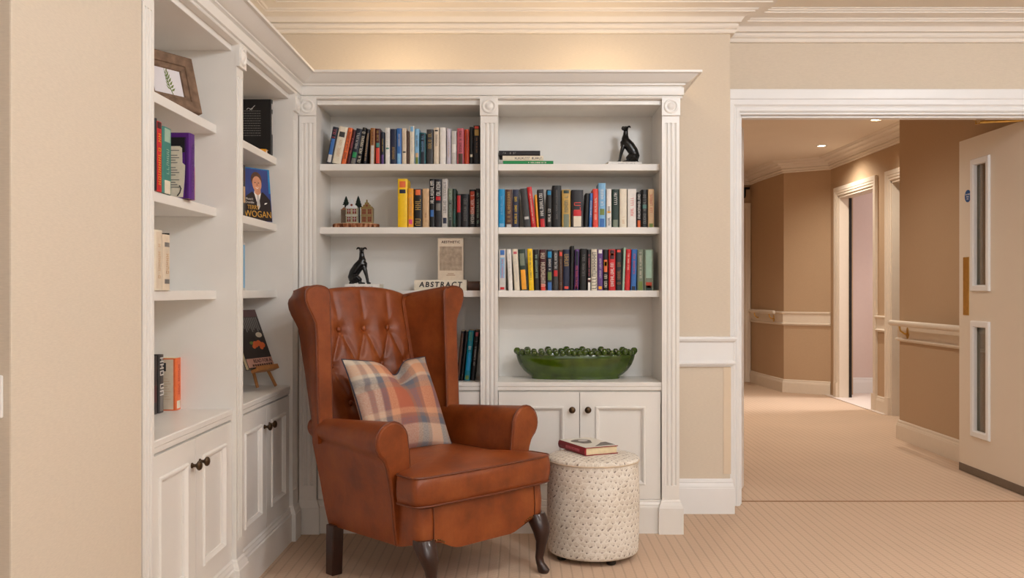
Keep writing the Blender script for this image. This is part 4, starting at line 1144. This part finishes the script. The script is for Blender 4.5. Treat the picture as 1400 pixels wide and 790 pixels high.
# worktop books
side_book('black book with plain spine on the side worktop', 3.205, -1.255, CTR_Z, .048, .200, .07, 'ink', [(.2, .5, 'maroon')])
side_book('black book with tall white lettering on the side worktop', 3.256, -1.252, CTR_Z, .046, .203, .07, 'charcoal', [(.03, .45, 'grey')], ('white', .3, .97, .7))
r = side_book('orange spined paperback with cream cover on the side worktop', 3.334, -1.222, CTR_Z, .054, .186, .105, 'orange', [(.03, .18, 'ivory')], ('brick', .3, .9, .2), False)
b = B(); box(b, -.0008, .001, .010, .104, .004, .182); obj('cover_panel', b, cmat('cream'), r, 0)
b = B(); box(b, -.0014, .001, .036, .062, .140, .170); obj('portrait_photo', b, cmat('charcoal'), r, 0)
b = B()
for i in range(9): box(b, -.0013, .001, .018 + .006 * (i % 3), .09, .04 + i * .009, .0415 + i * .009)
obj('text_lines', b, cmat('tan'), r, 0)
side_book('slim orange paperback with white label behind the thicker orange one', 3.3895, -1.222, CTR_Z, .026, .186, .105, 'orange', [(.12, .86, 'white')], None, False)

# picture frame leaning on the top side shelf
r = thing('picture_frame', 'weathered wooden frame holding a green sprig print on the side shelf', 'picture frame')
fw, fh = .23, .20; th = math.atan(.05 / .185)
up = Vector((-.05 * .877, .05 * .481, .185)).normalized(); right = Vector((.481, .877, 0)); nrm = right.cross(up)
Mf = facing(Vector((-1.083, 3.195, ZA + .004)) - right * fw, right, up)
r.matrix_world = Mf
b = B(); sweep(b, [(0, 0), (fw, 0), (fw, fh), (0, fh)], [(0, -.018), (0, .002), (-.004, .005), (-.036, .003), (-.038, -.002), (-.040, -.001), (-.052, -.006), (-.054, -.012), (-.054, -.018)], closed=True); obj('frame', b, FRAMEW, r, 20)
b = B(); box(b, .04, fw - .04, .04, fh - .04, -.017, -.012); pr = obj('print', b, mat('print_paper', (228, 224, 228), .6, .3, var=.015), r, 0)
b = B()
sx, sz = fw / 2 + .004, .055
tube(b, [(sx + .012, sz, -.0115), (sx + .002, sz + .03, -.0115), (sx - .002, sz + .07, -.0115)], .0012, 6)
for i in range(13):
    zz = sz + .012 + i * .0052; sd = -1 if i % 2 else 1
    cxx = sx + .008 - .010 * (i / 12)
    a = R(38 + 3 * i)
    pts = [(cxx, zz), (cxx + sd * .010 * math.cos(a) - .002, zz + .010 * math.sin(a) + .002), (cxx + sd * .022 * math.cos(a), zz + .022 * math.sin(a)), (cxx + sd * .011 * math.cos(a) + .002 * sd, zz + .009 * math.sin(a) - .003)]
    prism(b, pts, -.0121, -.0112, 'z')
obj('sprig_drawing', b, cmat('leaf'), pr, 0)
b = B(); box(b, .02, fw - .02, .02, fh - .02, -.022, -.018); obj('backing_board', b, cmat('bark'), r, 0)

# tall black book facing the camera in the far bay
r = thing('book', 'large black book with white blurb text facing forward on the side shelf', 'book', (-1.275, 4.120, ZA + .0003), 0)
bw, bh, bt = .180, .243, .030
b = B(); box(b, 0, bw, 0, .0025, 0, bh); box(b, 0, bw, bt - .0025, bt, 0, bh); prism(b, [(bw - .001, 0), (bw + .003, .004), (bw + .0035, bt / 2), (bw + .003, bt - .004), (bw - .001, bt)], 0, bh, 'z'); obj('cover', b, cmat('black'), r, 30)
b = B(); box(b, .003, bw - .001, .0025, bt - .0025, .003, bh - .003); obj('pages', b, PAGESW, r, 0)
b = B(); r3 = random.Random(3)
for i in range(11):
    x = .055; z = .190 - i * .0108
    while x < .135:
        w = r3.uniform(.004, .011); box(b, x, min(x + w, .137), -.0006, .001, z, z + .0026); x += w + .0025
obj('text_lines', b, cmat('grey'), r, 0)
b = B(); tube(b, [(.075, -.001, .198), (.082, -.001, .204), (.090, -.001, .201), (.096, -.001, .196), (.104, -.001, .208), (.112, -.001, .216)], .0011, 6); tube(b, [(.090, -.001, .196), (.098, -.001, .204), (.102, -.001, .2)], .0011, 6); obj('flourish', b, cmat('pale'), r)
b = B(); box(b, bw + .0025, bw + .0042, .006, .022, .20, .225); box(b, bw + .0025, bw + .0042, .009, .020, .09, .18); obj('spine_lettering', b, cmat('silver'), r, 0)
lying('thin yellow booklet lying in front of the large black book', -1.152, -1.100, ZA + .0003, ZA + .016, 4.06, .045, 'amber', None, R(2))

# portrait biography
r = thing('book', 'blue biography with smiling man in suit propped on side shelf', 'book')
rg = Vector((.58, .82, 0)).normalized(); upv = Vector((-.82 * .10, .58 * .10, 1)).normalized()
upv = (upv - rg * upv.dot(rg)).normalized()
TW = .150; THt = .232
Mt = facing(Vector((-1.086, 4.118, ZBk + .0012)) - rg * TW, rg, upv); r.matrix_world = Mt
b = B(); box(b, 0, TW, 0, THt, -.003, 0); box(b, 0, TW, 0, THt, -.028, -.025); box(b, -.002, .001, 0, THt, -.028, 0); obj('cover', b, mat('biography_blue', (46, 66, 134), .35, .5, var=.12, scale=20), r, 0)
b = B(); box(b, .001, TW - .003, .003, THt - .003, -.025, -.003); obj('pages', b, PAGESW, r, 0)
b = B(); box(b, TW - .010, TW, .125, THt, -.002, .0004); box(b, 0, TW, THt - .004, THt, -.002, .0004); obj('cover_edge', b, mat('biography_bright_blue', (30, 130, 190), .35, .5, var=.05), r, 0)
def plate(name, poly, z0, z1, m, parent): 
    bb = B(); prism(bb, poly, z0, z1, 'z'); return obj(name, bb, m, parent, 0)
def ell(cx, cy, rx, ry, n=28): return [(cx + rx * math.cos(2 * math.pi * i / n), cy + ry * math.sin(2 * math.pi * i / n)) for i in range(n)]
SKIN = mat('printed_skin', (206, 146, 114), .4, .4, var=.12, scale=50)
SUIT = mat('printed_suit', (34, 24, 26), .4, .4, var=.1, scale=40)
plate('portrait_suit', [(0, .002), (0, .085), (.018, .108), (.050, .128), (.062, .118), (.092, .120), (.106, .130), (.128, .112), (TW - .004, .095), (TW - .002, .002)], 0, .0005, SUIT, r)
plate('portrait_shirt', [(.060, .122), (.078, .062), (.096, .122), (.094, .132), (.062, .132)], .0004, .0009, cmat('white'), r)
plate('portrait_tie', [(.074, .114), (.084, .114), (.088, .066), (.079, .050), (.071, .066)], .0008, .0013, cmat('silver'), r)
plate('portrait_neck', [(.062, .136), (.064, .122), (.079, .112), (.094, .122), (.096, .136)], .0007, .0011, SKIN, r)
plate('portrait_hair', ell(.076, .182, .029, .034), .0005, .0010, mat('printed_hair', (92, 60, 44), .5, .4, var=.2, scale=80), r)
fc = plate('portrait_face', ell(.0775, .163, .0245, .034), .0009, .0014, SKIN, r)
plate('portrait_eye', ell(.0675, .168, .004, .0018, 12), .0013, .0017, SUIT, fc); plate('portrait_eye', ell(.0865, .168, .004, .0018, 12), .0013, .0017, SUIT, fc)
plate('portrait_nose', [(.076, .166), (.080, .166), (.082, .155), (.074, .155)], .0013, .0017, mat('printed_skin_dark', (176, 108, 84), .4, .4, var=.1), fc)
plate('portrait_mouth', [(.066, .148), (.0775, .142), (.089, .148), (.0775, .1455)], .0013, .0017, cmat('white'), fc)
plate('portrait_pocket_square', [(.112, .074), (.126, .080), (.128, .084), (.114, .081)], .0004, .0009, cmat('white'), r)
GOLDP = mat('printed_gold', (212, 160, 62), .4, .5, var=.05)
text_mesh('cover_lettering', 'TERRY', .026, GOLDP, r, facing((.050, .058, .0016), (1, 0, 0), (0, 1, 0)), sx=.82)
text_mesh('cover_lettering', 'WOGAN', .040, GOLDP, r, facing((.074, .029, .0016), (1, 0, 0), (0, 1, 0)), sx=.90)
text_mesh('cover_lettering', "Mustn't\nGrumble", .0145, cmat('pale'), r, facing((.032, .087, .0016), (1, 0, 0), (0, 1, 0)), sx=.9)
side_book('dark slim book left of the blue biography on the side shelf', 3.90, -1.150, ZBk, .038, .225, .13, 'charcoal', [(.3, .6, 'tan'), (.7, .9, 'bark')])
side_book('pale grey blue book at the edge of the third side shelf', 3.895, -1.150, ZC, .040, .20, .13, 'pale', [(.05, .95, 'sky')])
side_book('tall white book with blue lettering on the far side worktop', 3.845, -1.160, CTR_Z, .040, .245, .14, 'white', (), ('cyan', .35, .95, .6))

# easel with a recipe-like book
EZ = thing('easel', 'small pine tabletop easel on the far side worktop', 'easel')
rg = Vector((.066, .184, 0)).normalized(); fw_ = Vector((rg.y, -rg.x, 0))
upv = (Vector((-.098, .035, .25))).normalized(); upv = (upv - rg * upv.dot(rg)).normalized()
org = Vector((-1.090, 4.12, .790))
EW = .185
Me = facing(org - rg * EW, rg, upv); EZ.matrix_world = Me
iv = Me.inverted()
b = B(); box(b, .035, EW + .005, -.014, .0, -.002, .034); box(b, .035, EW + .005, .0, .007, .028, .034); obj('ledge', b, EASELW, EZ, 0, bevel=.0015)
for (fx, fy) in ((-1.142, 4.085), (-1.083, 4.164)):
    foot = iv @ Vector((fx, fy, CTR_Z + .004)); kx = foot.x
    b = B(); tube(b, [foot, foot.lerp(Vector((.105, .30, -.012)), .5), foot.lerp(Vector((.105, .30, -.012)), .92)], .007, 8); obj('leg', b, EASELW, EZ)
b = B(); foot = iv @ Vector((-1.29, 4.07, CTR_Z + .005)); tube(b, [foot, Vector((.105, .23, -.014))], .006, 8); obj('rear_leg', b, EASELW, EZ)
EB = thing('book', 'dark cookery book with orange pictures displayed on the pine easel', 'book'); EB.matrix_world = Me
b = B(); box(b, 0, EW - .004, .001, .268, .001, .0035); box(b, 0, EW - .004, .001, .268, .017, .020); obj('cover', b, mat('cover_dark_brown', (44, 34, 30), .35, .5, var=.1), EB, 0)
b = B(); box(b, .002, EW - .006, .003, .266, .0035, .017); obj('pages', b, PAGES, EB, 0)
plate('cover_top_strip', [(0, .235), (EW - .004, .235), (EW - .004, .268), (0, .268)], .0198, .0204, mat('cover_plum', (92, 66, 66), .5, .4, var=.1), EB)
b = B()
for i in range(11): box(b, .03 + i * .013, .037 + i * .013, .165 + .008 * (i % 3), .232, .0198, .0205)
obj('cover_picture_stripes', b, cmat('grey'), EB, 0)
plate('cover_flower_white', ell(.145, .150, .022, .012), .0198, .0206, cmat('ivory'), EB)
b = B()
for (x, y, q) in ((.10, .108, .018), (.125, .112, .017), (.148, .103, .016), (.085, .098, .012), (.135, .092, .012)): prism(b, ell(x, y, q, q * .8), .0199, .0207, 'z')
obj('cover_food_picture', b, cmat('orange'), EB, 0)
plate('cover_leaf', ell(.075, .115, .014, .007), .0198, .0206, cmat('leaf'), EB)
plate('cover_bottom_strip', [(0, .006), (EW - .004, .006), (EW - .004, .046), (0, .046)], .0198, .0203, mat('cover_blush', (196, 150, 132), .5, .4, var=.05), EB)
text_mesh('cover_lettering', 'READ FOR A', .0225, cmat('maroon'), EB, facing((.108, .032, .0208), (1, 0, 0), (0, 1, 0)), sx=1.0)
b = B()
for i in range(9): box(b, .03 + i * .016, .042 + i * .016, .010, .019, .0202, .0208)
obj('cover_caption', b, cmat('bark'), EB, 0)

# ================================================================== bowl with a rim of beads
BW = thing('bowl', 'long glossy green ceramic bowl with a beaded rim', 'bowl', (.274, 4.560, CTR_Z))
hl, hw_ = .289, .102
prof = [(.60, .0), (.735, .0), (.745, .006), (.745, .012), (.80, .022), (.88, .042), (.945, .068), (.985, .095), (1.0, .114), (.985, .118), (.965, .114), (.94, .095), (.90, .07), (.82, .045), (.70, .028), (.3, .022)]
b = B(); lathe(b, [(r, z) for r, z in prof], 72, M=Matrix.Diagonal((hl, hw_, 1, 1))); obj('body', b, GREENC, BW, 60)
nb = 42
for k in range(nb):
    # equal spacing along the oval
    a = 2 * math.pi * k / nb
    a += .36 * math.sin(2 * a) * .55
    x, y = hl * .985 * math.cos(a), hw_ * .97 * math.sin(a)
    big = k % 3 == 0
    rr = .0172 if big else .0146
    b = B(); ball(b, (x, y, .124 + (.011 if big else .004)), rr, 14); obj('rim_bead', b, GREENC, BW)

# ================================================================== dog figurines
def dog(label, loc, rotz, mirror=1, head=(0, -1)):
    t = thing('dog_figurine', label, 'figurine', loc, rotz)
    bb = B(); S = mirror
    def T(pts, rads, seg=12): tube(bb, [(p[0] * S / 1000, p[1] / 1000, p[2] / 1000) for p in pts], [q / 1000 for q in rads], seg)
    def E(c, r, sq): ball(bb, (c[0] * S / 1000, c[1] / 1000, c[2] / 1000), r / 1000, 16, sq)
    T([(-44, 0, 11), (-42, 0, 28), (-30, 0, 55), (-12, 0, 82), (4, 0, 100), (8, 0, 118), (6, 0, 134), (5, 0, 152), (5, 0, 162)], [11, 21, 25, 25, 24, 18, 13, 11, 10.5], 16)
    T([(4, 0, 104), (14, 0, 92), (18, 0, 76)], [19, 21, 14])
    E((-30, 10, 26), 24, (1.05, .75, 1)); E((-30, -10, 26), 24, (1.05, .75, 1))
    for s in (-1, 1):
        T([(16, s * 9, 84), (23, s * 11, 62), (29, s * 11, 40), (34, s * 11, 16), (35, s * 11, 5)], [11, 9, 6.5, 5.5, 5.5])
        T([(33, s * 11, 4), (44, s * 11, 4), (48, s * 11, 3)], [5, 5, 3.5])
        T([(-32, s * 15, 26), (-14, s * 17, 34), (-3, s * 16, 22), (-6, s * 16, 6)], [15, 11, 8, 6])
        T([(-8, s * 16, 4.5), (10, s * 16, 4.5), (20, s * 15, 3.5)], [6, 5, 3.5])
    hx, hy = head
    c = Vector((5, 0, 165)); d = Vector((hx, hy, -.22)).normalized(); sd = Vector((-hy, hx, 0)).normalized()
    T([c - d * 9, c, c + d * 13, c + d * 27, c + d * 35], [10, 13, 11, 7.5, 5.5])
    for s in (-1, 1):
        e0 = c + sd * s * 10 + Vector((0, 0, 8)) - d * 3
        T([e0, e0 + sd * s * 9 + Vector((0, 0, 1)), e0 + sd * s * 15 + Vector((0, 0, -7))], [5, 5, 2.5])
    T([(-50, 0, 6), (-56, 10, 4), (-48, 24, 3.5), (-34, 30, 3.5)], [5, 4, 3.5, 2.5])
    o = obj('body', bb, BLACKC, t, 0)
    rm = o.modifiers.new('merge', 'REMESH'); rm.mode = 'VOXEL'; rm.voxel_size = .0021; rm.use_smooth_shade = True
    smo = o.modifiers.new('smooth', 'SMOOTH'); smo.iterations = 4; smo.factor = .5
    return t
dog('black sitting greyhound figurine facing right, seen above the armchair', (wx(493, 4.53), 4.53, ZC + .0312), 0, 1, (.12, -1))
dog('black sitting greyhound figurine facing left, on the top shelf', (wx(857, 4.53), 4.53, ZA + .0195), R(-8), -1, (.5, -1))

# ================================================================== ceramic village on a wood slice
YV = 4.515
cxv = wx(486.3, YV)
t = thing('wood_slice', 'bark-edged wood slice under the little ceramic houses', 'wood slice', (cxv, YV, ZBk))
b = B(); n = 40; out = [(.111 * (1 + .03 * math.sin(3 * a) + .02 * math.sin(7 * a)) * math.cos(a), .062 * (1 + .03 * math.cos(4 * a)) * math.sin(a)) for a in [2 * math.pi * i / n for i in range(n)]]
loft(b, [[(x * .97, y * .97, 0) for x, y in out], [(x, y, .005) for x, y in out], [(x, y, .018) for x, y in out], [(x * .98, y * .98, .021) for x, y in out]]); obj('bark_edge', b, BARK, t, 40)
b = B(); loft(b, [[(x * .97, y * .97, .0205) for x, y in out], [(x * .97, y * .97, .0225) for x, y in out]]); obj('cut_top', b, mat('cut_wood', (222, 196, 164), .8, .2, var=.12, scale=60), t, 0)
ZV = ZBk + .0226
AMB = mat('amber_window', (120, 44, 26), .3, .5, var=.2, scale=90)
def house(label, px0, px1, ytop, wallc, trimc, gable, dep=.045):
    x0, x1 = wx(px0, YV - .03), wx(px1, YV - .03); w = x1 - x0
    h = wz(ytop, YV - .03) - ZV
    t = thing('ceramic_house', label, 'ornament', ((x0 + x1) / 2, YV - .03, ZV))
    bh = h * .64
    b = B(); box(b, -w / 2, w / 2, 0, dep, 0, bh)
    prism(b, [(-w / 2, bh), (w / 2, bh), (w / 2, bh), (0, bh + h * .14)], .006, dep, 'y') if False else None
    prism(b, [(-w / 2 - .001, bh), (w / 2 + .001, bh), (0, bh + h * .26)], .004, dep, 'y')
    obj('walls', b, wallc, t, 0, bevel=.001)
    b = B()
    if gable == 'bell': g = [(-w * .5, bh - .002), (w * .5, bh - .002), (w * .46, bh + h * .06), (w * .30, bh + h * .10), (w * .20, bh + h * .22), (w * .12, bh + h * .34), (-w * .12, bh + h * .34), (-w * .20, bh + h * .22), (-w * .30, bh + h * .10), (-w * .46, bh + h * .06)]
    else: g = [(-w * .5, bh - .002), (w * .5, bh - .002), (w * .5, bh + h * .05), (w * .32, bh + h * .05), (w * .32, bh + h * .13), (w * .18, bh + h * .13), (w * .18, bh + h * .22), (w * .07, bh + h * .24), (w * .05, bh + h * .35), (-w * .05, bh + h * .35), (-w * .07, bh + h * .24), (-w * .18, bh + h * .22), (-w * .18, bh + h * .13), (-w * .32, bh + h * .13), (-w * .32, bh + h * .05), (-w * .5, bh + h * .05)]
    prism(b, g, -.002, .006, 'y'); obj('gable', b, trimc, t, 0, bevel=.0006)
    b = B(); box(b, -w / 2 - .001, w / 2 + .001, -.0025, .002, bh * .50, bh * .535); box(b, -w / 2 - .001, w / 2 + .001, -.0025, .002, bh * .96, bh); obj('cornice_band', b, trimc, t, 0)
    for zi in (.10, .60):
        for xi in (-.24, .24):
            b = B(); ww = w * .30; wh = bh * .32
            box(b, xi * w - ww / 2, xi * w + ww / 2, -.0012, .001, zi * bh, zi * bh + wh); wn = obj('window', b, AMB, t, 0)
            b = B()
            box(b, xi * w - .0006, xi * w + .0006, -.0022, -.001, zi * bh, zi * bh + wh); box(b, xi * w - ww / 2, xi * w + ww / 2, -.0022, -.001, zi * bh + wh * .55, zi * bh + wh * .62)
            box(b, xi * w - ww / 2 - .001, xi * w + ww / 2 + .001, -.0024, -.0008, zi * bh + wh, zi * bh + wh + .0015)
            obj('glazing_bar', b, trimc, wn, 0)
    b = B(); prism(b, ell(0, bh + h * .10, w * .10, w * .10, 16), -.0028, .001, 'y'); obj('round_window', b, AMB, t, 0)
SILVERG = mat('pale_green_glaze', (160, 158, 130), .3, .5, var=.15, scale=60); SNOW = mat('snow_glaze', (206, 210, 214), .3, .5, var=.08)
GOLDG = mat('ochre_glaze', (142, 120, 78), .3, .5, var=.15, scale=60); GOLDT = mat('gold_green_glaze', (128, 106, 52), .3, .5, var=.15)
house('pale ceramic town house with white bell gable on the wood slice', 472.8, 488.7, 271.5, SILVERG, SNOW, 'bell')
house('ochre ceramic town house with stepped gable on the wood slice', 493.6, 509.5, 272.5, GOLDG, GOLDT, 'step')
b = B(); t = thing('ceramic_house', 'small brown ceramic house behind the pale town house', 'ornament', (wx(470.5, YV), YV - .004, ZV))
w = .030; box(b, -w / 2, w / 2, 0, .035, 0, .066); obj('walls', b, mat('brown_glaze', (112, 92, 74), .4, .5, var=.15), t, 0, bevel=.001)
b = B(); prism(b, [(-w / 2 - .002, .066), (w / 2 + .002, .066), (0, .080)], -.002, .037, 'y'); obj('roof', b, mat('terracotta_glaze', (150, 104, 72), .4, .5, var=.15), t, 0)
def tree(label, px, ytop, wpx, ybase, y):
    x = wx(px, y); top = wz(ytop, y) - ZV; base = wz(ybase, y) - ZV; r_ = wpx / 2 * y / F * 1.18
    t = thing('miniature_tree', label, 'ornament', (x, y, ZV))
    b = B(); r4 = random.Random(int(px))
    for k in range(4):
        z0 = base + (top - base) * k / 4.6; z1 = min(top, z0 + (top - base) * .42)
        lathe(b, [(r_ * (1 - k * .2) * .6, z0 + .002), (r_ * (1 - k * .2), z0), (r_ * (1 - k * .2) * .62, z0 + (z1 - z0) * .5), (.0008, z1)], 14)
    obj('foliage', b, mat('dark_fir_green', (34, 44, 36), .8, .3, var=.3, scale=120, bump=.4, bscale=300), t, 30)
    b = B(); lathe(b, [(.009, 0), (.008, base + .006)], 10); obj('trunk', b, cmat('ink'), t)
tree('tiny dark fir tree left behind the pale town house', 473.2, 268, 8.5, 280, YV + .044)
tree('larger tiny dark fir tree standing between the two town houses', 489.9, 267.5, 9.5, 283, YV + .030)
# ================================================================== camera and light
cam = bpy.data.cameras.new('camera'); co = bpy.data.objects.new('camera', cam); COL.objects.link(co)
co.location = (0, 0, H); co.rotation_euler = (R(90), 0, 0)
cam.sensor_width = 36; cam.lens = F / 1400 * 36; cam.shift_x = -10 / 1400; cam.shift_y = 2 / 1400; cam.clip_start = .05
SC.camera = co
def spot(name, loc, energy, color=(1, .78, .52), size=140, blend=1.0, rad=.04, target=None):
    l = bpy.data.lights.new(name, 'SPOT'); l.energy = energy; l.color = color; l.spot_size = R(size); l.spot_blend = blend; l.shadow_soft_size = rad
    o = bpy.data.objects.new(name, l); COL.objects.link(o); o.location = loc
    if target is not None: o.rotation_euler = (Vector(target) - Vector(loc)).to_track_quat('-Z', 'Y').to_euler()
    return o
def point(name, loc, energy, color, rad):
    l = bpy.data.lights.new(name, 'POINT'); l.energy = energy; l.color = color; l.shadow_soft_size = rad
    o = bpy.data.objects.new(name, l); COL.objects.link(o); o.location = loc
    return o
def area(name, loc, target, sx, sy, energy, color=(1, 1, 1)):
    l = bpy.data.lights.new(name, 'AREA'); l.shape = 'RECTANGLE'; l.size = sx; l.size_y = sy; l.energy = energy; l.color = color
    o = bpy.data.objects.new(name, l); COL.objects.link(o); o.location = loc
    o.rotation_euler = (Vector(target) - Vector(loc)).to_track_quat('-Z', 'Y').to_euler()
    return o
WARM = (1.0, .75, .48); ROOM = (.95, 1.0, 1.05); CORR = (1.0, .91, .78)
# ceiling downlights of the room (outside the frame)
for x in (-.60, .40): spot('ceiling_downlight', (x, 4.36, 2.54), 11, WARM, 160)
for x, y, e in ((1.0, 2.3, 58), (2.7, 2.9, 46), (-.2, .6, 12), (1.5, .6, 66), (3.2, .9, 60), (1.4, -1.2, 52), (3.2, -1.2, 52)):
    point('ceiling_light', (x, y, 2.43), e * .54, ROOM, .10)
# soft frontal fill: area light added behind the camera, no window there
area('rear_fill', (.6, -2.9, 1.5), (.3, 4, 1.1), 4.5, 2.0, 26, (1.0, .98, .96))
# corridor
spot('corridor_downlight', (2.977, 7.81, 2.53), 60, CORR, 150)
spot('corridor_downlight', (2.98, 9.23, 2.53), 60, CORR, 150)
spot('corridor_downlight', (1.7, 6.4, 2.53), 44, CORR, 150)  # this and the next: unseen lamps added to light the corridor
spot('corridor_downlight', (1.7, 8.6, 2.53), 50, CORR, 150)
area('side_room_fill', (4.6, 9.0, 2.3), (3.9, 10.0, .6), .9, .9, 11, (1, .95, .93))  # unseen area light added to brighten the side room
l = area('side_room_window', (5.3, 9.36, 2.2), (2.0, 9.36, 0), .9, .8, 9, (1, .95, .92)); l.data.spread = R(50)
w = bpy.data.worlds.new('world'); SC.world = w; w.use_nodes = True
bg = w.node_tree.nodes['Background']; bg.inputs[0].default_value = (1.0, .98, .95, 1); bg.inputs[1].default_value = .2
SC.view_settings.view_transform = 'Standard'; SC.view_settings.look = 'None'; SC.view_settings.exposure = 0.10; SC.view_settings.gamma = 1.0
SC.view_settings.use_curve_mapping = False
SC.cycles.use_denoising = True
SC.cycles.max_bounces = 8; SC.cycles.diffuse_bounces = 5
